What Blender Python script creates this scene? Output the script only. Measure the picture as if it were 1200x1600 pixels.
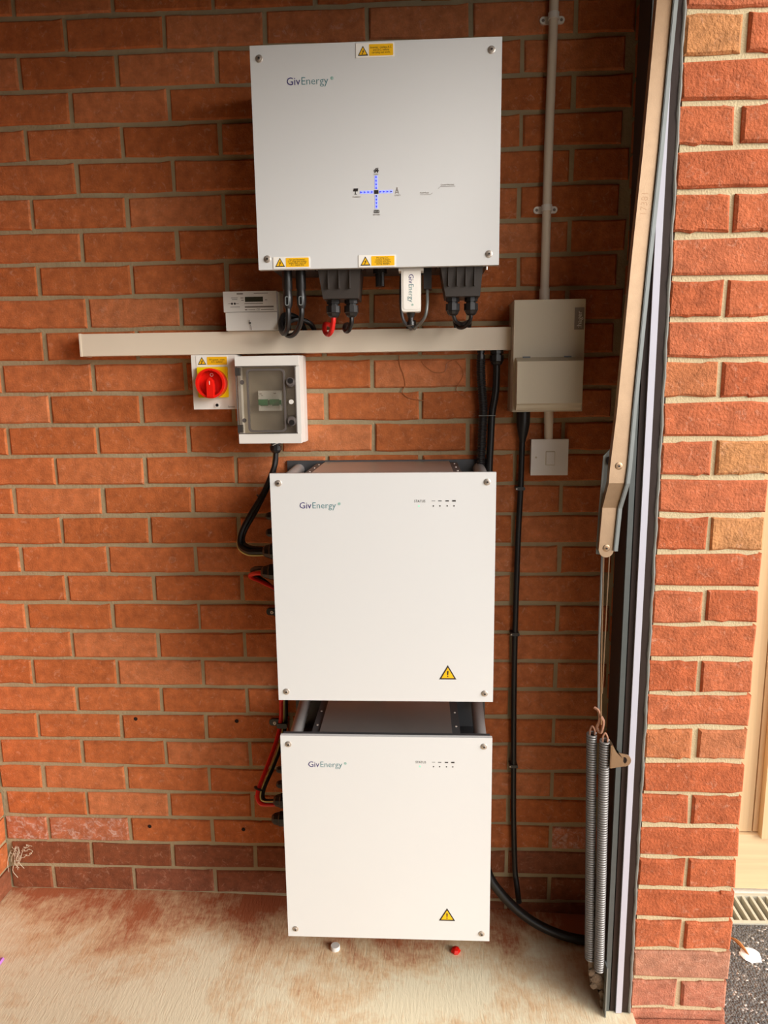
import bpy, bmesh, math, random
from mathutils import Vector, Matrix, noise

random.seed(7)
scene = bpy.context.scene
for o in list(bpy.data.objects):
    bpy.data.objects.remove(o, do_unlink=True)
COL = scene.collection

# ------------------------------------------------------------------ camera
yaw, pitch, roll = math.radians(-2.8939), math.radians(9.9666), math.radians(-0.729)
f_ = Vector((math.sin(yaw)*math.cos(pitch), math.cos(yaw)*math.cos(pitch), -math.sin(pitch)))
r_ = Vector((math.cos(yaw), -math.sin(yaw), 0))
u_ = r_.cross(f_)
r2 = r_*math.cos(roll) + u_*math.sin(roll)
u2 = -r_*math.sin(roll) + u_*math.cos(roll)
cam_data = bpy.data.cameras.new('camera')
cam_data.sensor_fit = 'VERTICAL'
cam_data.sensor_height = 24.0
cam_data.lens = 1109/1600*24.0
cam_data.clip_start = 0.01
cam = bpy.data.objects.new('camera', cam_data)
COL.objects.link(cam)
M = Matrix((r2, u2, -f_)).transposed().to_4x4()
M.translation = Vector((0.7843, -1.7033, 1.3452))
cam.matrix_world = M
scene.camera = cam

# ------------------------------------------------------------------ light
world = bpy.data.worlds.new('overcast_sky')
scene.world = world
world.use_nodes = True
bg = world.node_tree.nodes['Background']
bg.inputs['Color'].default_value = (1.0, 0.98, 0.965, 1)
bg.inputs['Strength'].default_value = 4.2

sun = bpy.data.lights.new('hazy_sun', 'SUN')
sun.energy = 6.0; sun.angle = math.radians(32); sun.color = (1.0, 0.965, 0.92)
suno = bpy.data.objects.new('hazy_sun', sun)
suno.rotation_euler = Vector((0.82, -0.47, 0.29)).to_track_quat('Z', 'Y').to_euler()
COL.objects.link(suno)
pl = bpy.data.lights.new('doorway_portal', 'AREA')
pl.shape = 'RECTANGLE'; pl.size = 2.3; pl.size_y = 2.2
pl.cycles.is_portal = True
plo = bpy.data.objects.new('doorway_portal', pl)
plo.location = (1.5, -1.4, 0.98); plo.rotation_euler = (0, math.pi/2, 0)
COL.objects.link(plo)

vs = scene.view_settings
vs.view_transform = 'Standard'; vs.look = 'None'; vs.gamma = 1.0
vs.use_curve_mapping = False
vs.exposure = -0.68

# ------------------------------------------------------------------ materials
MATS = {}
def srgb(r, g, b):
    def c(v):
        v /= 255.0
        return v/12.92 if v <= 0.04045 else ((v+0.055)/1.055)**2.4
    return (c(r), c(g), c(b), 1)

def mat(name, col, rough=0.5, metal=0.0, var=0.06, vscale=30.0, bump=0.0, bscale=200.0, coat=0.0, spec=0.5, emit=None, estr=0.0):
    m = bpy.data.materials.new(name); m.use_nodes = True
    nt = m.node_tree; N = nt.nodes; Lk = nt.links
    p = N['Principled BSDF']
    geo = N.new('ShaderNodeNewGeometry')
    n = N.new('ShaderNodeTexNoise'); n.inputs['Scale'].default_value = vscale; n.inputs['Detail'].default_value = 3
    Lk.new(geo.outputs['Position'], n.inputs['Vector'])
    mx = N.new('ShaderNodeMix'); mx.data_type = 'RGBA'
    c = col
    mx.inputs[6].default_value = tuple(min(1, v*(1-var)) for v in c[:3]) + (1,)
    mx.inputs[7].default_value = tuple(min(1, v*(1+var)) for v in c[:3]) + (1,)
    Lk.new(n.outputs['Fac'], mx.inputs[0])
    Lk.new(mx.outputs[2], p.inputs['Base Color'])
    p.inputs['Roughness'].default_value = rough
    p.inputs['Metallic'].default_value = metal
    p.inputs['Specular IOR Level'].default_value = spec
    p.inputs['Coat Weight'].default_value = coat
    if bump:
        n2 = N.new('ShaderNodeTexNoise'); n2.inputs['Scale'].default_value = bscale; n2.inputs['Detail'].default_value = 3
        Lk.new(geo.outputs['Position'], n2.inputs['Vector'])
        b = N.new('ShaderNodeBump'); b.inputs['Strength'].default_value = bump; b.inputs['Distance'].default_value = 0.002
        Lk.new(n2.outputs['Fac'], b.inputs['Height']); Lk.new(b.outputs['Normal'], p.inputs['Normal'])
    if emit:
        p.inputs['Emission Color'].default_value = emit
        p.inputs['Emission Strength'].default_value = estr
    MATS[name] = m
    return m

def brick_mat(name, c1, c2, c3, white=0.0, relief=0.5, rscale=260.0, dust=None):
    m = bpy.data.materials.new(name); m.use_nodes = True
    nt = m.node_tree; N = nt.nodes; Lk = nt.links; p = N['Principled BSDF']
    geo = N.new('ShaderNodeNewGeometry'); oi = N.new('ShaderNodeObjectInfo')
    ramp = N.new('ShaderNodeValToRGB')
    ramp.color_ramp.elements[0].color = c1; ramp.color_ramp.elements[1].color = c3
    e = ramp.color_ramp.elements.new(0.5); e.color = c2
    Lk.new(oi.outputs['Random'], ramp.inputs['Fac'])
    n1 = N.new('ShaderNodeTexNoise'); n1.inputs['Scale'].default_value = 38; n1.inputs['Detail'].default_value = 7; n1.inputs['Roughness'].default_value = 0.65
    Lk.new(geo.outputs['Position'], n1.inputs['Vector'])
    r1 = N.new('ShaderNodeMapRange'); r1.inputs[1].default_value = 0.3; r1.inputs[2].default_value = 0.7; r1.inputs[3].default_value = 0.70; r1.inputs[4].default_value = 1.26
    Lk.new(n1.outputs['Fac'], r1.inputs['Value'])
    mul = N.new('ShaderNodeMix'); mul.data_type = 'RGBA'; mul.blend_type = 'MULTIPLY'; mul.inputs[0].default_value = 1.0
    Lk.new(ramp.outputs['Color'], mul.inputs[6]); Lk.new(r1.outputs['Result'], mul.inputs[7])
    # pale salts in fine scratches and blotches
    n2 = N.new('ShaderNodeTexNoise'); n2.inputs['Scale'].default_value = 55; n2.inputs['Detail'].default_value = 6; n2.inputs['Roughness'].default_value = 0.75; n2.inputs['Distortion'].default_value = 1.2
    Lk.new(geo.outputs['Position'], n2.inputs['Vector'])
    r2n = N.new('ShaderNodeMapRange'); r2n.inputs[1].default_value = 0.56-white*0.3; r2n.inputs[2].default_value = 0.78-white*0.2; r2n.inputs[4].default_value = 0.55+white
    Lk.new(n2.outputs['Fac'], r2n.inputs['Value'])
    mx = N.new('ShaderNodeMix'); mx.data_type = 'RGBA'
    mx.inputs[7].default_value = dust or srgb(226, 178, 150)
    Lk.new(r2n.outputs['Result'], mx.inputs[0]); Lk.new(mul.outputs[2], mx.inputs[6])
    Lk.new(mx.outputs[2], p.inputs['Base Color'])
    p.inputs['Roughness'].default_value = 0.85; p.inputs['Specular IOR Level'].default_value = 0.25
    n3 = N.new('ShaderNodeTexNoise'); n3.inputs['Scale'].default_value = rscale; n3.inputs['Detail'].default_value = 4; n3.inputs['Roughness'].default_value = 0.6
    Lk.new(geo.outputs['Position'], n3.inputs['Vector'])
    b = N.new('ShaderNodeBump'); b.inputs['Strength'].default_value = relief; b.inputs['Distance'].default_value = 0.004
    Lk.new(n3.outputs['Fac'], b.inputs['Height']); Lk.new(b.outputs['Normal'], p.inputs['Normal'])
    MATS[name] = m
    return m

brick_mat('brick_in', srgb(178, 98, 52), srgb(188, 106, 60), srgb(196, 118, 74), relief=0.45)
brick_mat('brick_salt', srgb(178, 104, 70), srgb(184, 112, 78), srgb(190, 116, 84), white=0.22, dust=srgb(228, 208, 196), relief=0.35)
brick_mat('brick_dark', srgb(126, 74, 50), srgb(134, 76, 48), srgb(140, 84, 60), relief=0.4)
brick_mat('brick_out', srgb(178, 92, 56), srgb(184, 98, 60), srgb(190, 106, 70), relief=0.9, rscale=170)
brick_mat('brick_buff', srgb(190, 128, 80), srgb(194, 134, 84), srgb(194, 134, 88), relief=1.0, rscale=150)
brick_mat('brick_brown', srgb(176, 112, 80), srgb(186, 112, 72), srgb(190, 116, 70), relief=0.9, rscale=160)
brick_mat('brick_dusty', srgb(192, 116, 88), srgb(186, 122, 96), srgb(180, 126, 100), relief=0.7, white=0.1)
mat('mortar_in', srgb(164, 146, 114), 0.95, var=0.20, vscale=26, bump=0.9, bscale=150, spec=0.2)
mat('mortar_out', srgb(206, 188, 150), 0.95, var=0.08, vscale=30, bump=0.9, bscale=260, spec=0.2)
mat('plain_wall', srgb(96, 66, 50), 0.9, var=0.1, vscale=6)
mat('ceiling', srgb(84, 76, 68), 0.9, var=0.05, vscale=4)
mat('white_panel', srgb(220, 219, 217), 0.22, var=0.012, vscale=3, spec=0.5)
mat('white_plastic', srgb(236, 230, 220), 0.4, var=0.02)
mat('trunking', srgb(230, 214, 192), 0.42, var=0.05, vscale=9)
mat('cream_steel', srgb(196, 182, 156), 0.45, var=0.02)
mat('grey_plastic', srgb(226, 220, 212), 0.45, var=0.02)
mat('lid_inner', srgb(176, 164, 146), 0.6, var=0.03)
mat('mcb_white', srgb(244, 242, 238), 0.4, var=0.01)
mat('dark_plastic', srgb(60, 54, 50), 0.42, var=0.06)
mat('black_plastic', srgb(34, 31, 30), 0.38, var=0.1)
mat('black_cable', srgb(30, 27, 26), 0.4, var=0.12)
mat('red_cable', srgb(214, 30, 22), 0.4, var=0.06)
mat('red_plastic', srgb(226, 30, 18), 0.3, var=0.03)
mat('yellow_plastic', srgb(250, 214, 0), 0.45, var=0.02)
mat('label_yellow', srgb(250, 190, 10), 0.5, var=0.02)
mat('label_white', srgb(246, 240, 230), 0.5, var=0.01)
mat('ink', srgb(38, 30, 26), 0.6)
mat('ink_grey', srgb(128, 116, 106), 0.6)
mat('logo_indigo', srgb(58, 44, 110), 0.5)
mat('logo_teal', srgb(70, 124, 130), 0.5)
mat('logo_green', srgb(92, 176, 158), 0.5)
mat('chrome', srgb(196, 184, 172), 0.38, 0.6, var=0.05)
mat('steel_dark', srgb(92, 92, 94), 0.5, 0.6, var=0.12, vscale=20)
mat('steel_plate', srgb(190, 186, 182), 0.38, 0.85, var=0.1, vscale=14)
mat('alu_tube', srgb(176, 172, 170), 0.5, 0.5, var=0.12, vscale=40)
mat('galv_warm_reflection', srgb(188, 158, 128), 0.36, 0.9, var=0.12, vscale=60, bump=0.08, bscale=400)  # zinc with the warm reflection of brick and timber painted into its colour
mat('galv_dull', srgb(138, 142, 140), 0.5, 0.6, var=0.12, vscale=40)
mat('frame_dark', srgb(50, 38, 33), 0.55, spec=0.2, var=0.12, vscale=60, bump=0.1, bscale=300)
mat('frame_groove', srgb(20, 18, 18), 0.6)
mat('strip_pale', srgb(192, 190, 200), 0.4, var=0.03)
mat('lip_grey', srgb(80, 84, 82), 0.45, var=0.15, vscale=60)
mat('sealant', srgb(122, 120, 112), 0.7, var=0.12, vscale=40)
mat('spring_steel', srgb(134, 130, 127), 0.45, 0.4, var=0.1, vscale=40)
mat('stamp', srgb(186, 150, 118), 0.5, 0.7, var=0.05)
mat('rust', srgb(168, 122, 98), 0.6, 0.4, var=0.15, vscale=120)
mat('led_strip', srgb(150, 160, 255), 0.5, emit=(0.30, 0.36, 1.0, 1), estr=1.0)
mat('led_blue', srgb(30, 30, 220), 0.5, emit=(0.02, 0.03, 0.9, 1), estr=0.9)
mat('led_green', srgb(120, 220, 170), 0.5, emit=(0.3, 0.9, 0.6, 1), estr=0.7)
mat('lcd', srgb(58, 56, 42), 0.3)
mat('mcb_green', srgb(24, 122, 66), 0.4)
mat('earth_wire', srgb(216, 196, 120), 0.45, var=0.1)
mat('knob_grey', srgb(98, 90, 86), 0.25)
mat('timber', srgb(214, 184, 140), 0.75, var=0.16, vscale=14, bump=0.3, bscale=90)
mat('timber_rail', srgb(216, 188, 146), 0.75, var=0.16, vscale=14, bump=0.3, bscale=90)
for nm, scl in (('timber', (70, 70, 2.2)), ('timber_rail', (2.2, 70, 70))):
    nt = MATS[nm].node_tree
    mpn = nt.nodes.new('ShaderNodeMapping'); mpn.inputs['Scale'].default_value = scl
    gq = [n for n in nt.nodes if n.type == 'NEW_GEOMETRY'][0]
    for n in [n for n in nt.nodes if n.type == 'TEX_NOISE']:
        n.inputs['Scale'].default_value = 1.0; n.inputs['Distortion'].default_value = 0.6
        nt.links.new(mpn.outputs['Vector'], n.inputs['Vector'])
    nt.links.new(gq.outputs['Position'], mpn.inputs['Vector'])
mat('concrete_strip', srgb(222, 216, 204), 0.9, var=0.12, vscale=40, bump=0.5)
mat('drain_steel', srgb(208, 204, 186), 0.5, 0.3, var=0.08, vscale=50)
mat('drain_dark', srgb(70, 62, 54), 0.95, var=0.3, vscale=90)
mat('leaf', srgb(176, 116, 62), 0.7, var=0.2, vscale=120)
mat('scrap_white', srgb(250, 248, 244), 0.7)
mat('lilac', srgb(186, 120, 200), 0.5)
mat('cobweb', srgb(206, 190, 164), 0.9, var=0.2, vscale=200)
mat('dirt', srgb(92, 74, 56), 0.95, var=0.35, vscale=160, bump=0.8, bscale=300)
mat('adhesive', srgb(168, 104, 66), 0.25, var=0.1)
mat('hole_dark', srgb(32, 16, 10), 0.95)
mat('door_white', srgb(120, 112, 104), 0.5, var=0.03, vscale=4)

# transparent smoky lid
m = bpy.data.materials.new('smoky_clear'); m.use_nodes = True
nt = m.node_tree; nt.nodes.clear()
out = nt.nodes.new('ShaderNodeOutputMaterial'); mxs = nt.nodes.new('ShaderNodeMixShader')
tr = nt.nodes.new('ShaderNodeBsdfTransparent'); gl = nt.nodes.new('ShaderNodeBsdfPrincipled')
nz = nt.nodes.new('ShaderNodeTexNoise'); nz.inputs['Scale'].default_value = 8
mr = nt.nodes.new('ShaderNodeMapRange'); mr.inputs[3].default_value = 0.05; mr.inputs[4].default_value = 0.10
nt.links.new(nz.outputs['Fac'], mr.inputs['Value']); nt.links.new(mr.outputs['Result'], mxs.inputs[0])
tr.inputs['Color'].default_value = (0.95, 0.94, 0.92, 1)
gl.inputs['Base Color'].default_value = srgb(150, 140, 128); gl.inputs['Roughness'].default_value = 0.12
nt.links.new(tr.outputs[0], mxs.inputs[1]); nt.links.new(gl.outputs[0], mxs.inputs[2]); nt.links.new(mxs.outputs[0], out.inputs['Surface'])
MATS['smoky_clear'] = m

# brushed, dust-stained concrete floor
m = bpy.data.materials.new('concrete_floor'); m.use_nodes = True
nt = m.node_tree; N = nt.nodes; Lk = nt.links; p = N['Principled BSDF']
geo = N.new('ShaderNodeNewGeometry')
mp = N.new('ShaderNodeMapping'); mp.inputs['Rotation'].default_value = (0, 0, math.radians(20)); mp.inputs['Scale'].default_value = (1, 0.18, 1)
Lk.new(geo.outputs['Position'], mp.inputs['Vector'])
na = N.new('ShaderNodeTexNoise'); na.inputs['Scale'].default_value = 4.2; na.inputs['Detail'].default_value = 5; na.inputs['Roughness'].default_value = 0.6; na.inputs['Distortion'].default_value = 0.6
Lk.new(geo.outputs['Position'], na.inputs['Vector'])
nb = N.new('ShaderNodeTexNoise'); nb.inputs['Scale'].default_value = 190; nb.inputs['Detail'].default_value = 3; nb.inputs['Distortion'].default_value = 0.8
Lk.new(mp.outputs['Vector'], nb.inputs['Vector'])
nc = N.new('ShaderNodeTexNoise'); nc.inputs['Scale'].default_value = 40; nc.inputs['Detail'].default_value = 6; nc.inputs['Roughness'].default_value = 0.7
Lk.new(geo.outputs['Position'], nc.inputs['Vector'])
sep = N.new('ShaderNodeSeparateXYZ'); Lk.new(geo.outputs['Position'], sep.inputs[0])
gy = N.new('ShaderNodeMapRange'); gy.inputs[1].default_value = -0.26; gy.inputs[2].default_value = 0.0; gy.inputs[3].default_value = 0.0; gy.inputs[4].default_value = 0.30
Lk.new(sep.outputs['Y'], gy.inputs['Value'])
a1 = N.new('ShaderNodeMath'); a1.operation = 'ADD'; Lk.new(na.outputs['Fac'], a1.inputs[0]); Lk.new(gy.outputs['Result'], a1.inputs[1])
sb = N.new('ShaderNodeMath'); sb.operation = 'MULTIPLY_ADD'; Lk.new(nb.outputs['Fac'], sb.inputs[0]); sb.inputs[1].default_value = 0.24; Lk.new(a1.outputs[0], sb.inputs[2])
sc = N.new('ShaderNodeMath'); sc.operation = 'MULTIPLY_ADD'; Lk.new(nc.outputs['Fac'], sc.inputs[0]); sc.inputs[1].default_value = 0.36; Lk.new(sb.outputs[0], sc.inputs[2])
st = N.new('ShaderNodeMapRange'); st.inputs[1].default_value = 0.76; st.inputs[2].default_value = 1.12; Lk.new(sc.outputs[0], st.inputs['Value'])
rp = N.new('ShaderNodeValToRGB')
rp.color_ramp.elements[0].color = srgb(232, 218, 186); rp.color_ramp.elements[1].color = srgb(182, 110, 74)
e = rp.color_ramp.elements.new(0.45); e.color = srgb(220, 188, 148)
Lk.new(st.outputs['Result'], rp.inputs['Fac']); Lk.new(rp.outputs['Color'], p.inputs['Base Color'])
p.inputs['Roughness'].default_value = 0.85; p.inputs['Specular IOR Level'].default_value = 0.25
bp = N.new('ShaderNodeBump'); bp.inputs['Strength'].default_value = 0.30; bp.inputs['Distance'].default_value = 0.003
Lk.new(nb.outputs['Fac'], bp.inputs['Height']); Lk.new(bp.outputs['Normal'], p.inputs['Normal'])
MATS['concrete_floor'] = m

# tarmac with pale chippings
m = bpy.data.materials.new('tarmac'); m.use_nodes = True
nt = m.node_tree; N = nt.nodes; Lk = nt.links; p = N['Principled BSDF']
geo = N.new('ShaderNodeNewGeometry')
v = N.new('ShaderNodeTexVoronoi'); v.inputs['Scale'].default_value = 170
Lk.new(geo.outputs['Position'], v.inputs['Vector'])
hs = N.new('ShaderNodeSeparateColor'); Lk.new(v.outputs['Color'], hs.inputs[0])
rp = N.new('ShaderNodeValToRGB')
rp.color_ramp.elements[0].color = srgb(78, 76, 74); rp.color_ramp.elements[1].color = srgb(216, 206, 196)
e = rp.color_ramp.elements.new(0.72); e.color = srgb(112, 108, 104)
e = rp.color_ramp.elements.new(0.93); e.color = srgb(130, 124, 116)
Lk.new(hs.outputs[0], rp.inputs['Fac']); Lk.new(rp.outputs['Color'], p.inputs['Base Color'])
p.inputs['Roughness'].default_value = 0.9
bp = N.new('ShaderNodeBump'); bp.inputs['Strength'].default_value = 1.0; bp.inputs['Distance'].default_value = 0.006; bp.invert = True
Lk.new(v.outputs['Distance'], bp.inputs['Height']); Lk.new(bp.outputs['Normal'], p.inputs['Normal'])
MATS['tarmac'] = m

# ------------------------------------------------------------------ mesh helpers
ORG = {}
def thing(name, label, cat, loc, group=None):
    o = bpy.data.objects.new(name, None); COL.objects.link(o)
    o.empty_display_size = 0.03
    o.location = loc; ORG[o.name] = Vector(loc)
    tag(o, label, cat, group)
    return o
def tag(o, label, cat, group=None):
    o['label'] = label; o['category'] = cat
    if group: o['group'] = group
    return o
def origin(o):
    return ORG.get(o.name, Vector((0, 0, 0))) if o is not None else Vector((0, 0, 0))

def obj(name, bm, material, parent=None, bevel=0.0, smooth=False, base=None, segs=2):
    """World-coordinate bmesh -> one mesh object under parent (or free, with its origin at base)."""
    if bevel > 0:
        es = [e for e in bm.edges if len(e.link_faces) == 2 and e.calc_face_angle(0) > 0.6]
        bmesh.ops.bevel(bm, geom=es, offset=bevel, segments=segs, affect='EDGES', profile=0.5, clamp_overlap=True)
    me = bpy.data.meshes.new(name)
    bmesh.ops.recalc_face_normals(bm, faces=bm.faces)
    org = origin(parent) if parent is not None else Vector(base or (0, 0, 0))
    bmesh.ops.translate(bm, verts=bm.verts, vec=-org)
    bm.to_mesh(me); bm.free()
    me.materials.append(MATS[material])
    if smooth:
        for pg in me.polygons: pg.use_smooth = True
        try: me.set_sharp_from_angle(angle=math.radians(38))
        except Exception: pass
    o = bpy.data.objects.new(name, me); COL.objects.link(o)
    if parent is not None:
        o.parent = parent; ORG[o.name] = org
    else:
        o.location = org; ORG[o.name] = org
    return o

def B(): return bmesh.new()
def box(bm, x0, x1, y0, y1, z0, z1):
    vs_ = [bm.verts.new((x, y, z)) for x in (x0, x1) for y in (y0, y1) for z in (z0, z1)]
    for q in ((0,1,3,2),(4,6,7,5),(0,4,5,1),(2,3,7,6),(0,2,6,4),(1,5,7,3)):
        bm.faces.new([vs_[i] for i in q])
    return bm
def bx(*a): return box(B(), *a)
def prism(bm, poly, y0, y1):
    """Polygon of (x, z) extruded between y0 and y1."""
    a = [bm.verts.new((x, y0, z)) for x, z in poly]; b = [bm.verts.new((x, y1, z)) for x, z in poly]
    bm.faces.new(a); bm.faces.new(b[::-1])
    n = len(poly)
    for i in range(n):
        bm.faces.new((a[i], b[i], b[(i+1) % n], a[(i+1) % n]))
    return bm
def frame_prism(bm, outer, inner, y0, y1):
    """Ring between two loops of equal length, extruded along y."""
    n = len(outer)
    O0 = [bm.verts.new((x, y0, z)) for x, z in outer]; O1 = [bm.verts.new((x, y1, z)) for x, z in outer]
    I0 = [bm.verts.new((x, y0, z)) for x, z in inner]; I1 = [bm.verts.new((x, y1, z)) for x, z in inner]
    for i in range(n):
        j = (i+1) % n
        bm.faces.new((O0[i], O0[j], O1[j], O1[i])); bm.faces.new((I0[j], I0[i], I1[i], I1[j]))
        bm.faces.new((O0[j], O0[i], I0[i], I0[j])); bm.faces.new((O1[i], O1[j], I1[j], I1[i]))
    return bm
def rrect(x0, x1, z0, z1, r, n=4):
    pts = []
    for cx, cz, a in ((x1-r, z1-r, 0), (x0+r, z1-r, 90), (x0+r, z0+r, 180), (x1-r, z0+r, 270)):
        for k in range(n+1):
            t = math.radians(a + 90*k/n); pts.append((cx+r*math.cos(t), cz+r*math.sin(t)))
    return pts
def circ(cx, cz, r, n=20):
    return [(cx+r*math.cos(2*math.pi*k/n), cz+r*math.sin(2*math.pi*k/n)) for k in range(n)]
def lathe(bm, p0, axis, prof, n=16):
    """prof: list of (distance along axis, radius)."""
    ax = Vector(axis).normalized(); p0 = Vector(p0)
    s = ax.orthogonal().normalized(); t = ax.cross(s)
    rings = []
    for d, r in prof:
        if r <= 1e-6: rings.append([bm.verts.new(p0+ax*d)])
        else: rings.append([bm.verts.new(p0+ax*d+(s*math.cos(2*math.pi*k/n)+t*math.sin(2*math.pi*k/n))*r) for k in range(n)])
    for A, Bq in zip(rings, rings[1:]):
        for k in range(n):
            k2 = (k+1) % n
            if len(A) == 1 and len(Bq) == 1: continue
            if len(A) == 1: bm.faces.new((A[0], Bq[k], Bq[k2]))
            elif len(Bq) == 1: bm.faces.new((A[k2], A[k], Bq[0]))
            else: bm.faces.new((A[k2], A[k], Bq[k], Bq[k2]))
    if len(rings[0]) > 1: bm.faces.new(rings[0])
    if len(rings[-1]) > 1: bm.faces.new(rings[-1][::-1])
    return bm
def spline(pts, sub=8):
    P = [Vector(q) for q in pts]
    if len(P) < 3: return P
    out_ = []
    Q = [P[0]*2-P[1]] + P + [P[-1]*2-P[-2]]
    for i in range(1, len(Q)-2):
        a, b, c, d = Q[i-1:i+3]
        for k in range(sub):
            t = k/sub
            out_.append(0.5*((2*b)+(c-a)*t+(2*a-5*b+4*c-d)*t*t+(3*b-a-3*c+d)*t**3))
    out_.append(P[-1])
    return out_
def tube(bm, pts, r, n=8, sub=8, smooth=True):
    P = spline(pts, sub) if smooth else [Vector(q) for q in pts]
    rad = r if callable(r) else (lambda i, N_: r)
    t = (P[1]-P[0]).normalized(); s = t.orthogonal().normalized()
    rings = []
    for i, q in enumerate(P):
        t2 = (P[min(i+1, len(P)-1)]-P[max(i-1, 0)]).normalized()
        s = (s - t2*s.dot(t2)).normalized(); w = t2.cross(s); rr = rad(i, len(P))
        rings.append([bm.verts.new(q+(s*math.cos(2*math.pi*k/n)+w*math.sin(2*math.pi*k/n))*rr) for k in range(n)])
    for A, Bq in zip(rings, rings[1:]):
        for k in range(n):
            bm.faces.new((A[k], A[(k+1) % n], Bq[(k+1) % n], Bq[k]))
    bm.faces.new(rings[0][::-1]); bm.faces.new(rings[-1])
    return bm

def text(name, body, size, x, y, z, material, parent, align='LEFT', ang=0.0, thin=0.0, xs=1.0, depth=0.0001, ls=1.0, label=None, tilt=None):
    cu = bpy.data.curves.new(name, 'FONT'); cu.body = body; cu.size = size
    cu.align_x = align; cu.align_y = 'CENTER' if '\n' in body or align == 'CENTER' else 'BOTTOM_BASELINE'
    cu.resolution_u = 2; cu.extrude = depth; cu.offset = thin*size; cu.space_line = ls
    to = bpy.data.objects.new(name, cu); COL.objects.link(to)
    bpy.context.view_layer.update()
    me = bpy.data.meshes.new_from_object(to.evaluated_get(bpy.context.evaluated_depsgraph_get()))
    bpy.data.objects.remove(to, do_unlink=True)
    org = origin(parent)
    Mx = Matrix.Translation(Vector((x, y, z))-org) @ Matrix.Rotation(math.radians(ang), 4, 'Y') @ Matrix.Rotation(math.pi/2, 4, 'X') @ Matrix.Diagonal((xs, 1, 1, 1))
    me.transform(Mx)
    me.materials.clear(); me.materials.append(MATS[material])
    o = bpy.data.objects.new(name, me); COL.objects.link(o); o.parent = parent; ORG[o.name] = org
    if label: o['label'] = label
    return o

# ------------------------------------------------------------------ bricks
BR = {}
def brick_mesh(w, d, h, seed, bev=0.0028, jit=0.0013):
    key = (round(w, 4), round(d, 4), round(h, 4), seed, bev)
    if key in BR: return BR[key]
    rnd = random.Random(hash(key) & 0xffff)
    # uneven outline: corners plus three points along each long arris
    def u(a): return rnd.uniform(-a, a)
    fr = sorted(rnd.uniform(0.12, 0.88) for _ in range(3)); fr2 = sorted((rnd.uniform(0.12, 0.88) for _ in range(3)), reverse=True)
    loop = [(-w/2, -h/2)] + [(-w/2+w*q, -h/2) for q in fr] + [(w/2, -h/2), (w/2, h/2)] + [(-w/2+w*q, h/2) for q in fr2] + [(-w/2, h/2)]
    loop = [(x+u(jit), z+u(jit*1.3)) for x, z in loop]
    bm = bmesh.new()
    back = [bm.verts.new((x, d/2, z)) for x, z in loop]
    side = [bm.verts.new((x, -d/2+bev*(0.8+0.6*rnd.random()), z)) for x, z in loop]
    ins = []
    for x, z in loop:
        k = bev*(0.8+0.7*rnd.random())
        ins.append(bm.verts.new((x-math.copysign(min(k, abs(x)*0.5), x) if abs(abs(x)-w/2) < 0.01 else x, -d/2+u(jit*0.35), z-math.copysign(k, z))))
    n_ = len(loop)
    for q in range(n_):
        q2 = (q+1) % n_
        bm.faces.new((side[q], side[q2], back[q2], back[q])); bm.faces.new((ins[q], ins[q2], side[q2], side[q]))
    bm.faces.new(ins); bm.faces.new(back[::-1])
    bmesh.ops.recalc_face_normals(bm, faces=bm.faces)
    me = bpy.data.meshes.new('brick'); bm.to_mesh(me); bm.free()
    me.materials.append(MATS['brick_in'])
    BR[key] = me
    return me
def brick(x0, x1, y0, y1, z0, z1, material, parent, bev=0.0030, jit=0.0013, wob=0.0010):
    me = brick_mesh(x1-x0, y1-y0, z1-z0, random.randrange(8), bev, jit)
    o = bpy.data.objects.new('brick', me); COL.objects.link(o)
    o.parent = parent
    o.location = ((x0+x1)/2+random.uniform(-wob, wob), (y0+y1)/2+random.uniform(-wob, wob), (z0+z1)/2+random.uniform(-wob, wob))
    o.rotation_euler = (0, random.uniform(-0.004, 0.004), 0)
    o.material_slots[0].link = 'OBJECT'; o.material_slots[0].material = MATS[material]
    return o
def structure(name, bm, material, bevel=0.0):
    o = obj(name, bm, material, None, bevel); o['kind'] = 'structure'
    return o

XL, XR = -0.345, 1.2535          # corners of the wall that carries the equipment
ZT = 2.1636                      # a bed joint near the top of the picture; joints every 75 mm below it

# --- wall behind the equipment
wb = B(); box(wb, -4.6, 1.47, 0.0045, 0.12, -0.2, 2.62)
wall_back = structure('wall_back', wb, 'mortar_in')
SALT = {(26, -1), (26, 0)}
for c in range(-3, 30):
    zt = ZT-0.075*c; z1 = zt-0.005; z0 = zt-0.070
    off = 0.0 if c % 2 == 0 else -0.1125
    for n in range(-3, 8):
        x0 = off+0.225*n+0.005; x1 = x0+0.215
        a, b = max(x0, XL+0.002), min(x1, XR-0.004)
        if b-a < 0.02: continue
        mt = 'brick_in'
        if c == 26 and n <= -1: mt = 'brick_salt'
        if c >= 27: mt = 'brick_dark'
        if c == 26 and n == 5: mt = 'brick_salt'
        brick(a, b, 0.0, 0.06, z0, z1, mt, wall_back)
for hx, hz in ((0.0405, 0.4985), (0.308, 0.4950), (0.0560, 0.1890), (0.3110, 0.1850)):
    bmh = lathe(B(), (hx, -0.0012, hz), (0, 1, 0), [(0, 0.0052), (0.0, 0.0042), (0.002, 0.0042)], 12)
    obj('drill_hole', bmh, 'hole_dark', wall_back)
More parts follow.
